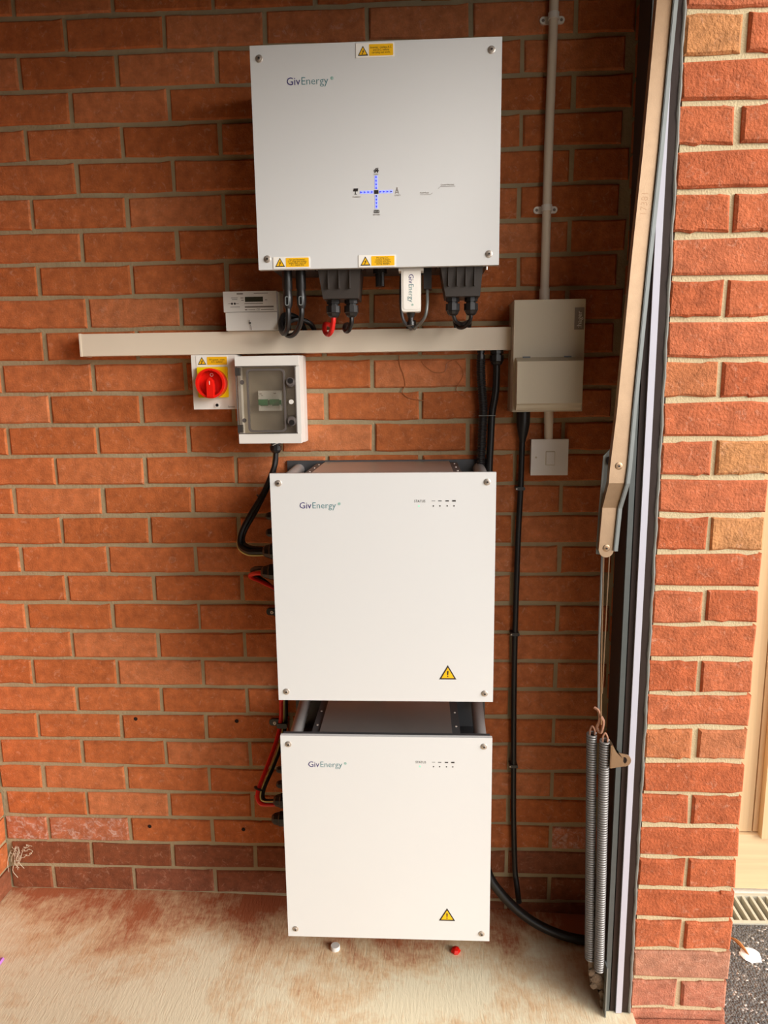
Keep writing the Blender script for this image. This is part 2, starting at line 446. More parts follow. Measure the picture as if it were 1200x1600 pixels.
# --- brick pier at the left corner
lw = B(); box(lw, -0.671, XL-0.004, -0.326, 0.0, -0.2, 2.62)
wall_left = structure('wall_left', lw, 'mortar_in')
for c in range(-3, 29):
    zt = ZT-0.075*c; z1 = zt-0.005; z0 = zt-0.070
    mt = 'brick_dark' if c >= 28 else 'brick_in'
    if c % 2 == 0:
        brick(XL-0.1025, XL, -0.33, -0.115, z0, z1, mt, wall_left); brick(XL-0.1025, XL, -0.105, -0.003, z0, z1, mt, wall_left)
        brick(-0.675, XL-0.1125, -0.33, -0.2275, z0, z1, mt, wall_left)
    else:
        brick(XL-0.215, XL, -0.33, -0.2275, z0, z1, mt, wall_left); brick(XL-0.1025, XL, -0.2175, -0.003, z0, z1, mt, wall_left)
        brick(-0.675, XL-0.225, -0.33, -0.115, z0, z1, mt, wall_left)
# --- front wall: brick pier beside the doorway, lintel, far side of the opening
PX0, PX1, PY = 1.2535, 1.4635, -0.30
wr = B()
box(wr, PX0+0.006, PX1-0.006, PY+0.007, 0.004, -0.2, 2.17)
box(wr, PX0+0.006, PX1-0.006, -3.1, 0.004, 2.17, 2.62)
box(wr, PX0+0.006, PX1-0.006, -3.1, -2.4, -0.2, 2.17)
wall_right = structure('wall_right', wr, 'mortar_out')
SPEC = {(0, 'L'): 'brick_buff', (8, 'L'): 'brick_brown', (10, 'R'): 'brick_buff', (12, 'R'): 'brick_buff',
        (18, 'L'): 'brick_brown', (18, 'R'): 'brick_brown', (25, 'S'): 'brick_dusty', (27, 'S'): 'brick_dusty', (26, 'L'): 'brick_dusty', (26, 'R'): 'brick_dusty'}
for i in range(-2, 28):
    zt = 1.989-0.075*i; z1 = zt-0.0055; z0 = zt-0.0695
    kw = dict(bev=0.0035, jit=0.0018, wob=0.0014)
    if i % 2:
        brick(PX0, PX1, PY, PY+0.1025, z0, z1, SPEC.get((i, 'S'), 'brick_out'), wall_right, **kw)
        brick(PX0, PX1, PY+0.1125, PY+0.2150, z0, z1, 'brick_in', wall_right, **kw)
    else:
        xm = (PX0+PX1)/2
        brick(PX0, xm-0.0055, PY, PY+0.2150, z0, z1, SPEC.get((i, 'L'), 'brick_out'), wall_right, **kw)
        brick(xm+0.0055, PX1, PY, PY+0.2150, z0, z1, SPEC.get((i, 'R'), 'brick_out'), wall_right, **kw)
    brick(PX0, PX1, PY+0.2250, -0.004, z0, z1, 'brick_in', wall_right, **kw)
# --- rest of the garage, mostly out of the picture
structure('wall_front', bx(-4.6, 1.26, -3.2, -3.1, -0.2, 2.62), 'plain_wall')
structure('wall_end', bx(-4.7, -4.6, -3.2, 0.12, -0.2, 2.62), 'plain_wall')
structure('ceiling', bx(-4.7, 1.47, -3.2, 0.12, 2.62, 2.72), 'ceiling')
# --- floor, falling gently to the doorway
fl = B()
xs_ = [-4.6, -2.0, -0.8, 0.1, 0.4, 0.7, 1.0, 1.2595]
ys_ = [-3.1, -2.0, -1.2, -0.6, -0.3, 0.0045]
def fz(x): return -0.008 if x < 0.2 else -0.008-0.039*(x-0.2)/1.0
g = [[fl.verts.new((x, y, fz(x))) for y in ys_] for x in xs_]
for i in range(len(xs_)-1):
    for j in range(len(ys_)-1):
        fl.faces.new((g[i][j], g[i+1][j], g[i+1][j+1], g[i][j+1]))
floor = structure('floor', fl, 'concrete_floor')
# threshold of bricks in the doorway
th = B(); box(th, 1.2595, 1.4595, -2.55, PY+0.004, -0.2, -0.068)
threshold = structure('threshold', th, 'mortar_out')
for k in range(8):
    brick(1.2545, 1.4600, PY-0.006-0.112*(k+1)+0.010, PY-0.006-0.112*k, -0.12, -0.060, 'brick_dusty' if k == 0 else 'brick_out', threshold, bev=0.004, jit=0.002)
# driveway
gr = B(); box(gr, 1.4595, 9.0, -7.0, 0.028, -0.25, -0.09); box(gr, 1.4595, 9.0, 0.2, 6.0, -0.25, -0.09)
structure('driveway', gr, 'tarmac')
structure('trim_1', bx(1.4595, 3.2, 0.147, 0.205, -0.25, -0.084), 'concrete_strip', 0.003)

# ------------------------------------------------------------------ screw helper
def screw(parent, x, y, z, r=0.0075, d=0.003, mt='chrome', label=None):
    s_ = obj('screw', lathe(B(), (x, y+0.001, z), (0, -1, 0), [(0, r), (d*0.7, r), (d, r*0.8), (d, r*0.55), (d*1.6, r*0.45), (d*1.6, 0.0)], 18), mt, parent, smooth=True)
    obj('screw_socket', lathe(B(), (x, y-d*1.55, z), (0, -1, 0), [(0, r*0.3), (d*0.15, r*0.3), (d*0.15, 0)], 6), 'ink', s_)
    return s_
def gland(parent, p, ax, r, L, mt='black_plastic', name='cable_gland'):
    g_ = obj(name, lathe(B(), p, ax, [(0, r*1.05), (L*0.22, r*1.05), (L*0.22, r*0.8), (L*0.34, r*0.8), (L*0.34, r*1.12), (L*0.72, r*1.12), (L*0.76, r), (L*0.92, r*0.82), (L, r*0.55), (L, 0)], 10), mt, parent)
    return g_
def warn_triangle(parent, cx, y, z0, w, sign, border='ink'):
    h = w*0.87
    t_ = obj('warning_triangle', prism(B(), [(cx-w/2, z0), (cx+w/2, z0), (cx, z0+h)], y-0.0003, y+0.0005), border, parent)
    k = 0.74
    obj('triangle_field', prism(B(), [(cx-w*k/2, z0+h*0.10), (cx+w*k/2, z0+h*0.10), (cx, z0+h*0.10+h*k)], y-0.0006, y-0.0002), 'label_yellow', t_)
    if sign == 'bolt':
        q = [(0.10, 0.62), (-0.10, 0.40), (0.0, 0.41), (-0.08, 0.20), (-0.13, 0.21), (-0.06, 0.10), (0.01, 0.22), (-0.03, 0.21), (0.13, 0.46), (0.03, 0.45), (0.12, 0.62)]
        obj('lightning_bolt', prism(B(), [(cx+a*w, z0+b*h) for a, b in q], y-0.0009, y-0.0005), 'ink', t_)
    else:
        e_ = B(); prism(e_, [(cx-w*0.045, z0+h*0.60), (cx+w*0.045, z0+h*0.60), (cx+w*0.025, z0+h*0.30), (cx-w*0.025, z0+h*0.30)], y-0.0009, y-0.0005)
        prism(e_, circ(cx, z0+h*0.21, w*0.04, 10), y-0.0009, y-0.0005)
        obj('exclamation_mark', e_, 'ink', t_)
    return t_
def sticker(parent, x0, x1, z0, z1, y, body, size, ls=0.95, tw=0.30):
    s_ = obj('warning_label', prism(B(), rrect(x0, x1, z0, z1, 0.0012, 2), y-0.0004, y+0.0006), 'label_white', parent)
    h = z1-z0; w = x1-x0
    s_['label'] = 'white and yellow electrical warning sticker'
    f1 = obj('yellow_field', prism(B(), rrect(x0+w*0.345, x1-w*0.03, z0+h*0.10, z1-h*0.10, 0.0012, 2), y-0.0007, y-0.0002), 'label_yellow', s_)
    warn_triangle(s_, x0+w*0.185, y-0.0004, z0+h*0.13, w*0.27, 'bolt')
    text('label_text', body, size, x0+w*0.658, y-0.0008, (z0+z1)/2, 'ink', s_, 'CENTER', ls=ls, xs=0.92, thin=-0.006)
    return s_

# ------------------------------------------------------------------ inverter
inv = thing('solar_inverter', 'large white wall-mounted inverter with blue light cross, above the trunking', 'inverter', (0.7, 0.0, 1.585))
obj('housing', bx(0.474, 0.930, -0.186, -0.022, 1.594, 1.990), 'steel_dark', inv, 0.004)
obj('mounting_plate', bx(0.52, 0.88, -0.023, 0.0, 1.66, 1.97), 'steel_plate', inv, 0.002)
FY = -0.2
obj('front_panel', bx(0.4578, 0.9462, FY, -0.186, 1.5850, 2.0027), 'white_panel', inv, 0.002)
for x, z in ((0.4760, 1.9791), (0.9262, 1.9801), (0.4768, 1.6057), (0.9261, 1.6062)):
    screw(inv, x, FY, z, 0.0072)
def text_width(body, size, thin):
    cu = bpy.data.curves.new('measure', 'FONT'); cu.body = body; cu.size = size; cu.offset = thin*size; cu.resolution_u = 2
    to = bpy.data.objects.new('measure', cu); COL.objects.link(to); bpy.context.view_layer.update()
    xs_b = [c[0] for c in to.bound_box]; bpy.data.objects.remove(to, do_unlink=True)
    return max(xs_b)
def logo(parent, x, y, z, s, length, ang=0.0):
    a = math.radians(ang)
    def off(d, up=0.0): return x+d*math.cos(a)+up*math.sin(a), y, z-d*math.sin(a)+up*math.cos(a)
    w1, w2 = text_width('Giv', s, 0.0)+0.05*s, text_width('Energy', s, -0.009)
    k = length/(w1+w2)
    text('logo_text', 'Giv', s, *off(0), 'logo_indigo', parent, ang=ang, xs=k, label='dark indigo lettering')
    text('logo_text', 'Energy', s, *off(w1*k), 'logo_teal', parent, thin=-0.009, ang=ang, xs=k, label='teal lettering')
    text('registered_mark', '\u00ae', s*0.42, *off(length+0.22*s, 0.35*s), 'logo_green', parent, ang=ang)
logo(inv, 0.5275, FY-0.0002, 1.9300, 0.0200, 0.0825)
# light cross
dcx, dcz = 0.7011, 1.7292
obj('status_display', bx(dcx-0.0042, dcx+0.0042, FY-0.0006, FY+0.001, dcz-0.0034, dcz+0.0034), 'ink', inv)
def strip(x0, x1, z0, z1):
    return obj('light_strip', bx(x0, x1, FY-0.0004, FY+0.001, z0, z1), 'led_strip', inv)
def arrows(st_, pts, dx, dz, mt='led_blue', k=0.0020):
    for (x, z) in pts:
        n_ = Vector((-dz, dx))
        tri = [(x+dx*k*1.1, z+dz*k*1.1), (x-dx*k+n_.x*k*0.8, z-dz*k+n_.y*k*0.8), (x-dx*k-n_.x*k*0.8, z-dz*k-n_.y*k*0.8)]
        obj('light_arrow', prism(B(), tri, FY-0.0008, FY-0.0003), mt, st_)
s1 = strip(dcx-0.0325, dcx-0.0058, dcz-0.0028, dcz+0.0028); arrows(s1, [(dcx-0.0300+0.0072*k, dcz) for k in range(4)], 1, 0)
s2 = strip(dcx+0.0058, dcx+0.0325, dcz-0.0028, dcz+0.0028); arrows(s2, [(dcx+0.0085+0.0070*k, dcz) for k in range(3)], 1, 0); arrows(s2, [(dcx+0.0300, dcz)], 1, 0, 'ink')
s3 = strip(dcx-0.0028, dcx+0.0028, dcz+0.0055, dcz+0.0305); arrows(s3, [(dcx, dcz+0.0080+0.0068*k) for k in range(4)], 0, 1)
s4 = strip(dcx-0.0028, dcx+0.0028, dcz-0.0315, dcz-0.0055); arrows(s4, [(dcx, dcz-0.0150-0.0065*k) for k in range(3)], 0, -1); arrows(s4, [(dcx, dcz-0.0085)], 0, -1, 'ink')
# icons
def icon(polys, name, mt='ink'):
    bmq = B()
    for q in polys: prism(bmq, q, FY-0.0005, FY+0.0005)
    return obj(name, bmq, mt, inv)
def rel(cx, cz, k, pts): return [(cx+a*k, cz+b*k) for a, b in pts]
hx, hz = dcx+0.0005, dcz+0.0400
icon([rel(hx, hz, 0.001, [(-5.5, -0.5), (0, 5), (5.5, -0.5), (4.6, -1.5), (0, 3.2), (-4.6, -1.5)]),
      rel(hx, hz, 0.001, [(-3.6, -4), (-3.6, -1.2), (0, 2.2), (3.6, -1.2), (3.6, -4), (1.4, -4), (1.4, -1.8), (-1.4, -1.8), (-1.4, -4)]),
      rel(hx, hz, 0.001, [(2.6, 3.2), (2.6, 5), (4, 5), (4, 1.8)])], 'house_icon')
px_, pz_ = dcx-0.0415, dcz+0.0030
icon([rel(px_, pz_, 0.001, [(-5, -1), (-3.4, 4.6), (5.4, 4.6), (4.4, -1)]), rel(px_, pz_, 0.001, [(-0.6, -1), (0.6, -1), (0.6, -6), (-0.6, -6)]), rel(px_, pz_, 0.001, [(-2.4, -6), (2.4, -6), (2.4, -6.8), (-2.4, -6.8)])], 'solar_panel_icon')
ux, uz = dcx+0.0415, dcz+0.0010
icon([rel(ux, uz, 0.001, [(-0.9, 6.5), (0.9, 6.5), (0.9, 4.8), (-0.9, 4.8)]), rel(ux, uz, 0.001, [(-1.0, 4.4), (-0.2, 4.4), (-2.6, -5), (-3.6, -5)]), rel(ux, uz, 0.001, [(0.2, 4.4), (1.0, 4.4), (3.6, -5), (2.6, -5)]),
      rel(ux, uz, 0.001, [(-1.6, 1.4), (1.6, 1.4), (1.6, 0.7), (-1.6, 0.7)]), rel(ux, uz, 0.001, [(-2.6, -2.0), (2.6, -2.0), (2.6, -2.8), (-2.6, -2.8)])], 'pylon_icon', 'ink_grey')
bmq = frame_prism(B(), rrect(dcx-0.0052, dcx+0.0055, dcz-0.0397, dcz-0.0340, 0.001, 2), rrect(dcx-0.0043, dcx+0.0046, dcz-0.0388, dcz-0.0349, 0.0004, 2), FY-0.0005, FY+0.0005)
for q in (-0.0026, 0.0002, 0.0026): prism(bmq, [(dcx+q-0.0006, dcz-0.0392), (dcx+q+0.0006, dcz-0.0392), (dcx+q+0.0006, dcz-0.0345), (dcx+q-0.0006, dcz-0.0345)], FY-0.0005, FY+0.0005)
obj('battery_icon', bmq, 'ink', inv)
text('icon_text', 'LOAD', 0.0036, dcx, FY-0.0002, dcz+0.0330, 'ink_grey', inv, 'CENTER')
text('icon_text', 'PV ARRAY', 0.0036, dcx-0.0395, FY-0.0002, dcz-0.0085, 'ink_grey', inv, 'CENTER')
text('icon_text', 'UTILITY', 0.0036, dcx+0.0425, FY-0.0002, dcz-0.0075, 'ink_grey', inv, 'CENTER')
text('icon_text', 'BATTERY', 0.0036, dcx, FY-0.0002, dcz-0.0430, 'ink_grey', inv, 'CENTER')
def tick(x0, x1, z, mir):
    q = B(); prism(q, [(x0, z), (x1, z), (x1, z-0.0006), (x0, z-0.0006)], FY-0.0004, FY+0.0005)
    if mir: prism(q, [(x1, z), (x1, z-0.0006), (x1+0.005, z+0.0022), (x1+0.0045, z+0.0026)], FY-0.0004, FY+0.0005)
    else: prism(q, [(x0, z), (x0, z-0.0006), (x0-0.0045, z-0.0036), (x0-0.004, z-0.0040)][::-1], FY-0.0004, FY+0.0005)
    obj('legend_line', q, 'ink_grey', inv)
text('legend_text', 'Red=Fault', 0.0042, 0.7885, FY-0.0002, 1.7240, 'ink_grey', inv); tick(0.7885, 0.8085, 1.7222, True)
text('legend_text', 'Green=Normal', 0.0042, 0.8290, FY-0.0002, 1.7380, 'ink_grey', inv); tick(0.8290, 0.8580, 1.7364, False)
# stickers
sticker(inv, 0.6652, 0.7396, 1.9742, 1.9998, FY-0.0006, 'Inverter - isolate A.C.\nand D.C. before\ncarrying out work.', 0.0052, 0.85)
sticker(inv, 0.4885, 0.5640, 1.5870, 1.6092, FY-0.0006, 'Do not disconnect\nD.C. plugs and sockets\nunder load - turn off\nA.C. supply first', 0.0046, 0.75)
sticker(inv, 0.6632, 0.7383, 1.5860, 1.6092, FY-0.0006, 'PV array D.C.\nisolator. Danger\ncontains live parts\nduring daylight', 0.0050, 0.75)
# underside
for x in (0.5068, 0.5360):
    k_ = obj('connector', lathe(B(), (x, -0.150, 1.5945), (0, 0, -1), [(0, 0.0115), (0.004, 0.0115), (0.004, 0.0106), (0.040, 0.0106), (0.044, 0.0090), (0.060, 0.0104), (0.074, 0.0096), (0.082, 0.0066), (0.082, 0)], 12), 'black_plastic', inv, smooth=True)
    obj('connector_collar', lathe(B(), (x, -0.150, 1.5930), (0, 0, -1), [(0, 0.0125), (0.0025, 0.0125), (0.0025, 0)], 14), 'steel_plate', k_)
    obj('release_clip', frame_prism(B(), rrect(x-0.0042, x+0.0042, 1.5175, 1.5370, 0.0035, 3), rrect(x-0.0026, x+0.0026, 1.5195, 1.5350, 0.0024, 3), -0.1622, -0.1600), 'galv_dull', k_)
def terminal_cover(x0, x1, xa, xb, ribs):
    bmq = B()
    top = [(x0, -0.182), (x1, -0.182), (x1, -0.085), (x0, -0.085)]; bot = [(xa, -0.172), (xb, -0.172), (xb, -0.095), (xa, -0.095)]
    T_ = [bmq.verts.new((x, y, 1.5940)) for x, y in top]; L_ = [bmq.verts.new((x, y, 1.5290)) for x, y in bot]
    bmq.faces.new(T_); bmq.faces.new(L_[::-1])
    for k in range(4): bmq.faces.new((T_[k], L_[k], L_[(k+1) % 4], T_[(k+1) % 4]))
    t_ = obj('terminal_cover', bmq, 'dark_plastic', inv, 0.003)
    for k in range(ribs):
        x = x0+(x1-x0)*(k+1)/(ribs+1)
        obj('rib', bx(x-0.0010, x+0.0010, -0.1835, -0.176, 1.5480, 1.5900), 'dark_plastic', t_, 0.0006)
    for x in (x0-0.003, x1+0.003):
        obj('flange_ear', bx(x-0.005, x+0.005, -0.160, -0.105, 1.5865, 1.5935), 'black_plastic', t_, 0.001)
        obj('corner_screw', lathe(B(), (x, -0.158, 1.590), (0, -1, 0), [(0, 0.0028), (0.004, 0.0028), (0.004, 0)], 10), 'chrome', t_)
    xm = (xa+xb)/2
    for x in (xm-0.0192, xm+0.0192):
        gland(t_, (x, -0.142, 1.5292), (0, 0, -1), 0.0135, 0.036)
    return t_
terminal_cover(0.5755, 0.6650, 0.5850, 0.6590, 3)
terminal_cover(0.8285, 0.9170, 0.8405, 0.9115, 4)
obj('signal_port', lathe(B(), (0.7020, -0.12, 1.5942), (0, 0, -1), [(0, 0.0150), (0.010, 0.0150), (0.010, 0.0100), (0.036, 0.0095), (0.036, 0)], 12), 'black_plastic', inv)
obj('port_plug', lathe(B(), (0.7080, -0.131, 1.586), (0, 0, -1), [(0, 0.0035), (0.028, 0.0035), (0.028, 0)], 8), 'steel_dark', inv)
obj('antenna_port', bx(0.795, 0.812, -0.150, -0.112, 1.548, 1.5945), 'black_plastic', inv, 0.002)
obj('earth_stud', lathe(B(), (0.9250, -0.165, 1.5942), (0, 0, -1), [(0, 0.004), (0.006, 0.004), (0.006, 0.0022), (0.013, 0.0022), (0.013, 0)], 8), 'chrome', inv)
# dongle
dg = thing('communication_dongle', 'small white stick dongle with sideways lettering plugged under the inverter', 'dongle', (0.769, -0.165, 1.584))
obj('casing', prism(B(), rrect(0.7492, 0.7895, 1.4990, 1.5840, 0.006, 4), -0.180, -0.150), 'white_plastic', dg, 0.0035, True)
obj('face_plate', prism(B(), rrect(0.7530, 0.7857, 1.5040, 1.5810, 0.004, 3), -0.1808, -0.1795), 'label_white', dg)
obj('collar', bx(0.7435, 0.7950, -0.181, -0.150, 1.5800, 1.5850), 'white_plastic', dg, 0.0015)
obj('tail_plug', lathe(B(), (0.7680, -0.158, 1.5005), (0, 0, -1), [(0, 0.0100), (0.004, 0.0090), (0.012, 0.0060), (0.020, 0.0055), (0.020, 0.0085), (0.027, 0.0085), (0.027, 0)], 12), 'black_plastic', dg)
logo(dg, 0.7645, -0.1810, 1.5740, 0.0145, 0.0560, ang=90)

# ------------------------------------------------------------------ trunking
tk = thing('cable_trunking', 'long cream square cable trunking running across the wall below the inverter', 'trunking', (0.5, 0.0, 1.425))
obj('channel', bx(0.0015, 0.9922, -0.044, 0.0, 1.4255, 1.4745), 'trunking', tk, 0.0012)
obj('lid', bx(0.0015, 0.9922, -0.050, -0.044, 1.4250, 1.4750), 'trunking', tk, 0.0016)
obj('end_cap', bx(-0.0015, 0.0025, -0.0515, 0.0, 1.4240, 1.4760), 'trunking', tk, 0.0008)

# ------------------------------------------------------------------ electricity meter
mt_ = thing('electricity_meter', 'small cream electricity meter with dark display standing on the trunking', 'meter', (0.407, 0.0, 1.4755))
obj('base', bx(0.3480, 0.4690, -0.045, 0.0, 1.4765, 1.5610), 'cream_steel', mt_, 0.002)
obj('face', bx(0.3450, 0.4660, -0.065, -0.045, 1.5165, 1.5612), 'grey_plastic', mt_, 0.0025)
obj('terminal_cover', bx(0.3490, 0.4660, -0.066, -0.045, 1.4757, 1.5155), 'grey_plastic', mt_, 0.0025)
obj('display', bx(0.3945, 0.4355, -0.0656, -0.0645, 1.5382, 1.5490), 'lcd', mt_, 0.0004)
for x in (0.3645, 0.3708):
    obj('optical_port', lathe(B(), (x, -0.0646, 1.5348), (0, -1, 0), [(0, 0.0024), (0.001, 0.0024), (0.001, 0)], 12), 'ink', mt_)
obj('sealing_screw', lathe(B(), (0.4035, -0.0655, 1.4920), (0, -1, 0), [(0, 0.0026), (0.003, 0.002), (0.003, 0)], 10), 'ink', mt_)
obj('seal_wire', tube(B(), [(0.4035, -0.068, 1.4985), (0.4030, -0.069, 1.4920), (0.4060, -0.069, 1.4850), (0.4065, -0.067, 1.4765)], 0.0006, 5), 'ink_grey', mt_)
bmq = B()
for x0, x1, z, h in ((0.3760, 0.3905, 1.5560, 0.0028), (0.4150, 0.4470, 1.5565, 0.0012), (0.3630, 0.3780, 1.5475, 0.0012), (0.3645, 0.3770, 1.5440, 0.0012), (0.3845, 0.3915, 1.5470, 0.0016), (0.3860, 0.3915, 1.5420, 0.0016),
                     (0.4395, 0.4450, 1.5420, 0.0014), (0.3560, 0.3620, 1.5348, 0.001), (0.3735, 0.3800, 1.5348, 0.001), (0.3605, 0.3820, 1.5275, 0.001), (0.3930, 0.4350, 1.5345, 0.0016), (0.3935, 0.4590, 1.5272, 0.0034), (0.3935, 0.3990, 1.5212, 0.0026), (0.4010, 0.4170, 1.5212, 0.0012), (0.4300, 0.4590, 1.5212, 0.0014)):
    box(bmq, x0, x1, -0.0653, -0.0648, z-h/2, z+h/2)
obj('printed_lines', bmq, 'ink_grey', mt_)
text('approval_mark', 'CE', 0.0062, 0.4195, -0.0652, 1.5190, 'ink_grey', mt_)
obj('terminal_block', bx(0.4690, 0.4850, -0.045, 0.0, 1.4765, 1.5050), 'black_plastic', mt_, 0.002)

# ------------------------------------------------------------------ rotary isolator
iso = thing('rotary_isolator', 'white isolator box with red rotary switch on yellow plate below the trunking', 'isolator', (0.314, 0.0, 1.2998))
obj('housing', bx(0.2620, 0.3660, -0.060, 0.0, 1.2998, 1.4235), 'white_plastic', iso, 0.003)
obj('yellow_plate', prism(B(), rrect(0.2765, 0.3462, 1.3270, 1.3958, 0.002, 2), -0.0680, -0.0590), 'yellow_plastic', iso, 0.001)
kb = obj('switch_ring', frame_prism(B(), circ(0.3131, 1.3589, 0.0335, 32), circ(0.3131, 1.3589, 0.0285, 32), -0.0950, -0.0675), 'red_plastic', iso, 0.0012)
obj('switch_dish', lathe(B(), (0.3131, -0.0675, 1.3589), (0, -1, 0), [(0, 0.0288), (0.010, 0.0288), (0.010, 0)], 28), 'red_plastic', kb)
obj('handle', prism(B(), [(0.3052, 1.3285), (0.3210, 1.3285), (0.3205, 1.3600), (0.3188, 1.3660), (0.3131, 1.3715), (0.3074, 1.3660), (0.3057, 1.3600)], -0.0985, -0.0765), 'red_plastic', kb, 0.0015)
obj('pointer_line', bx(0.3125, 0.3137, -0.0990, -0.0980, 1.3560, 1.3640), 'label_white', kb)
obj('position_mark', prism(B(), [(0.3376, 1.3765), (0.3386, 1.3780), (0.3430, 1.3715), (0.3420, 1.3700)], -0.0684, -0.0678), 'ink', iso)
obj('off_mark', frame_prism(B(), circ(0.3131, 1.3780, 0.0040, 16), circ(0.3131, 1.3780, 0.0028, 16), -0.0781, -0.0773), 'label_white', kb)
obj('screw_boss', lathe(B(), (0.3170, -0.0595, 1.3092), (0, -1, 0), [(0, 0.0072), (0.002, 0.0066), (0.002, 0)], 16), 'white_plastic', iso)
obj('cover_screw', lathe(B(), (0.3172, -0.0610, 1.3092), (0, -1, 0), [(0, 0.0040), (0.0012, 0.0034), (0.0012, 0)], 12), 'black_plastic', iso)
sticker(iso, 0.2735, 0.3475, 1.3985, 1.4210, -0.0604, 'PV system - main\nA.C. isolator', 0.0056, 0.85)
text('maker_text', 'Santon', 0.0060, 0.3420, -0.0602, 1.3035, 'ink_grey', iso)

# ------------------------------------------------------------------ breaker enclosure
en = thing('breaker_enclosure', 'pale grey breaker enclosure with clear smoky hinged lid, right of the rotary isolator', 'enclosure', (0.443, 0.0, 1.222))
obj('base_box', bx(0.3730, 0.5175, -0.050, 0.0, 1.2215, 1.4195), 'grey_plastic', en, 0.006, segs=3)
cv = B()
for q in ((0.3728, 0.5165, 1.3960, 1.4175), (0.3745, 0.5170, 1.2225, 1.2440), (0.5085, 0.5170, 1.2440, 1.3960), (0.3728, 0.3795, 1.2440, 1.3960)):
    box(cv, q[0], q[1], -0.098 if q[0] < 0.4 and q[1] > 0.4 else (-0.092 if q[0] > 0.4 else -0.080), -0.049, q[2], q[3])
obj('cover', cv, 'grey_plastic', en, 0.004)
obj('inner_plate', bx(0.3795, 0.5090, -0.060, -0.049, 1.2440, 1.3960), 'lid_inner', en, 0.001)
br = obj('breaker', bx(0.4180, 0.4700, -0.076, -0.058, 1.2955, 1.3410), 'mcb_white', en, 0.0015)
obj('green_band', bx(0.4185, 0.4702, -0.0785, -0.074, 1.3070, 1.3195), 'mcb_green', br, 0.0008)
for x in (0.4300, 0.4560):
    obj('toggle', bx(x-0.0105, x+0.0105, -0.0860, -0.077, 1.3090, 1.3215), 'mcb_green', br, 0.0015)
for x in (0.4205, 0.4425, 0.4475, 0.4680):
    obj('toggle_tab', bx(x-0.0018, x+0.0018, -0.0800, -0.076, 1.3030, 1.3090), 'mcb_white', br, 0.0006)
bmq = B()
for x0, x1, z in ((0.4210, 0.4260, 1.3340), (0.4530, 0.4590, 1.3345), (0.4250, 0.4280, 1.3300)): box(bmq, x0, x1, -0.0764, -0.0758, z-0.0007, z+0.0007)
obj('printed_lines', bmq, 'ink_grey', br)
lid = obj('lid', prism(B(), rrect(0.3735, 0.5075, 1.2455, 1.3945, 0.003, 2), -0.0980, -0.0940), 'smoky_clear', en)
lid['label'] = 'clear smoky hinged lid'
obj('window_rim', frame_prism(B(), rrect(0.3985, 0.4850, 1.2485, 1.3890, 0.009, 5), rrect(0.4022, 0.4815, 1.2525, 1.3850, 0.007, 5), -0.1045, -0.0945), 'knob_grey', lid, 0.0008)
obj('window_pane', prism(B(), rrect(0.4022, 0.4815, 1.2525, 1.3850, 0.007, 5), -0.1035, -0.1015), 'smoky_clear', lid)
obj('lid_edge', frame_prism(B(), rrect(0.3728, 0.5082, 1.2447, 1.3953, 0.003, 2), rrect(0.3742, 0.5068, 1.2461, 1.3939, 0.002, 2), -0.0985, -0.0930), 'knob_grey', lid)
for z in (1.3835, 1.2565):
    obj('hinge', bx(0.3730, 0.3835, -0.1010, -0.0900, z-0.0085, z+0.0085), 'dark_plastic', lid, 0.001)
for z, x in ((1.3600, 0.3870), (1.2750, 0.3885)):
    obj('boss', lathe(B(), (x, -0.0975, z), (0, -1, 0), [(0, 0.0050), (0.002, 0.0042), (0.002, 0)], 16), 'knob_grey', lid)
for z in (1.3590, 1.2725):
    kq = obj('latch_knob', lathe(B(), (0.4970, -0.0975, z), (0, -1, 0), [(0, 0.0108), (0.004, 0.0108), (0.004, 0.0086), (0.010, 0.0080), (0.010, 0)], 24), 'knob_grey', lid, smooth=True)
    obj('knob_socket', lathe(B(), (0.4985, -0.1068, z+(0.003 if z > 1.3 else -0.003)), (0, -1, 0), [(0, 0.0062), (0.0012, 0.0062), (0.0012, 0)], 16), 'black_plastic', kq)
obj('latch_button', lathe(B(), (0.4970, -0.0975, 1.3155), (0, -1, 0), [(0, 0.0055), (0.003, 0.0050), (0.003, 0)], 18), 'grey_plastic', lid)
obj('latch_plate', bx(0.4890, 0.5050, -0.0992, -0.0970, 1.2860, 1.3460), 'smoky_clear', lid)
gland(en, (0.4500, -0.058, 1.2225), (0, 0, -1), 0.0120, 0.026)
obj('gland_tag', prism(B(), [(0.4450, 1.2165), (0.4462, 1.2150), (0.4600, 1.2205), (0.4588, 1.2220)], -0.0722, -0.0710), 'label_white', en)

# ------------------------------------------------------------------ consumer unit
cu_ = thing('consumer_unit', 'cream metal consumer unit with lift-up flap at the right end of the trunking', 'consumer unit', (1.07, 0.0, 1.287))
obj('case', bx(0.9930, 1.1465, -0.090, 0.0, 1.2870, 1.5285), 'cream_steel', cu_, 0.003)
fp_ = B()
sec = [(-0.089, 1.4065), (-0.106, 1.4005), (-0.116, 1.3965), (-0.116, 1.3060), (-0.112, 1.3020), (-0.110, 1.2960), (-0.106, 1.2910), (-0.089, 1.2910)]
A_ = [fp_.verts.new((0.9985, y, z)) for y, z in sec]; C_ = [fp_.verts.new((1.1400, y, z)) for y, z in sec]
fp_.faces.new(A_); fp_.faces.new(C_[::-1])
for k in range(len(sec)): fp_.faces.new((A_[k], C_[k], C_[(k+1) % len(sec)], A_[(k+1) % len(sec)]))
obj('flap', fp_, 'cream_steel', cu_, 0.001)
for x in (1.0215, 1.1110):
    obj('flap_hinge', bx(x-0.008, x+0.008, -0.0935, -0.089, 1.4045, 1.4080), 'steel_dark', cu_, 0.001)
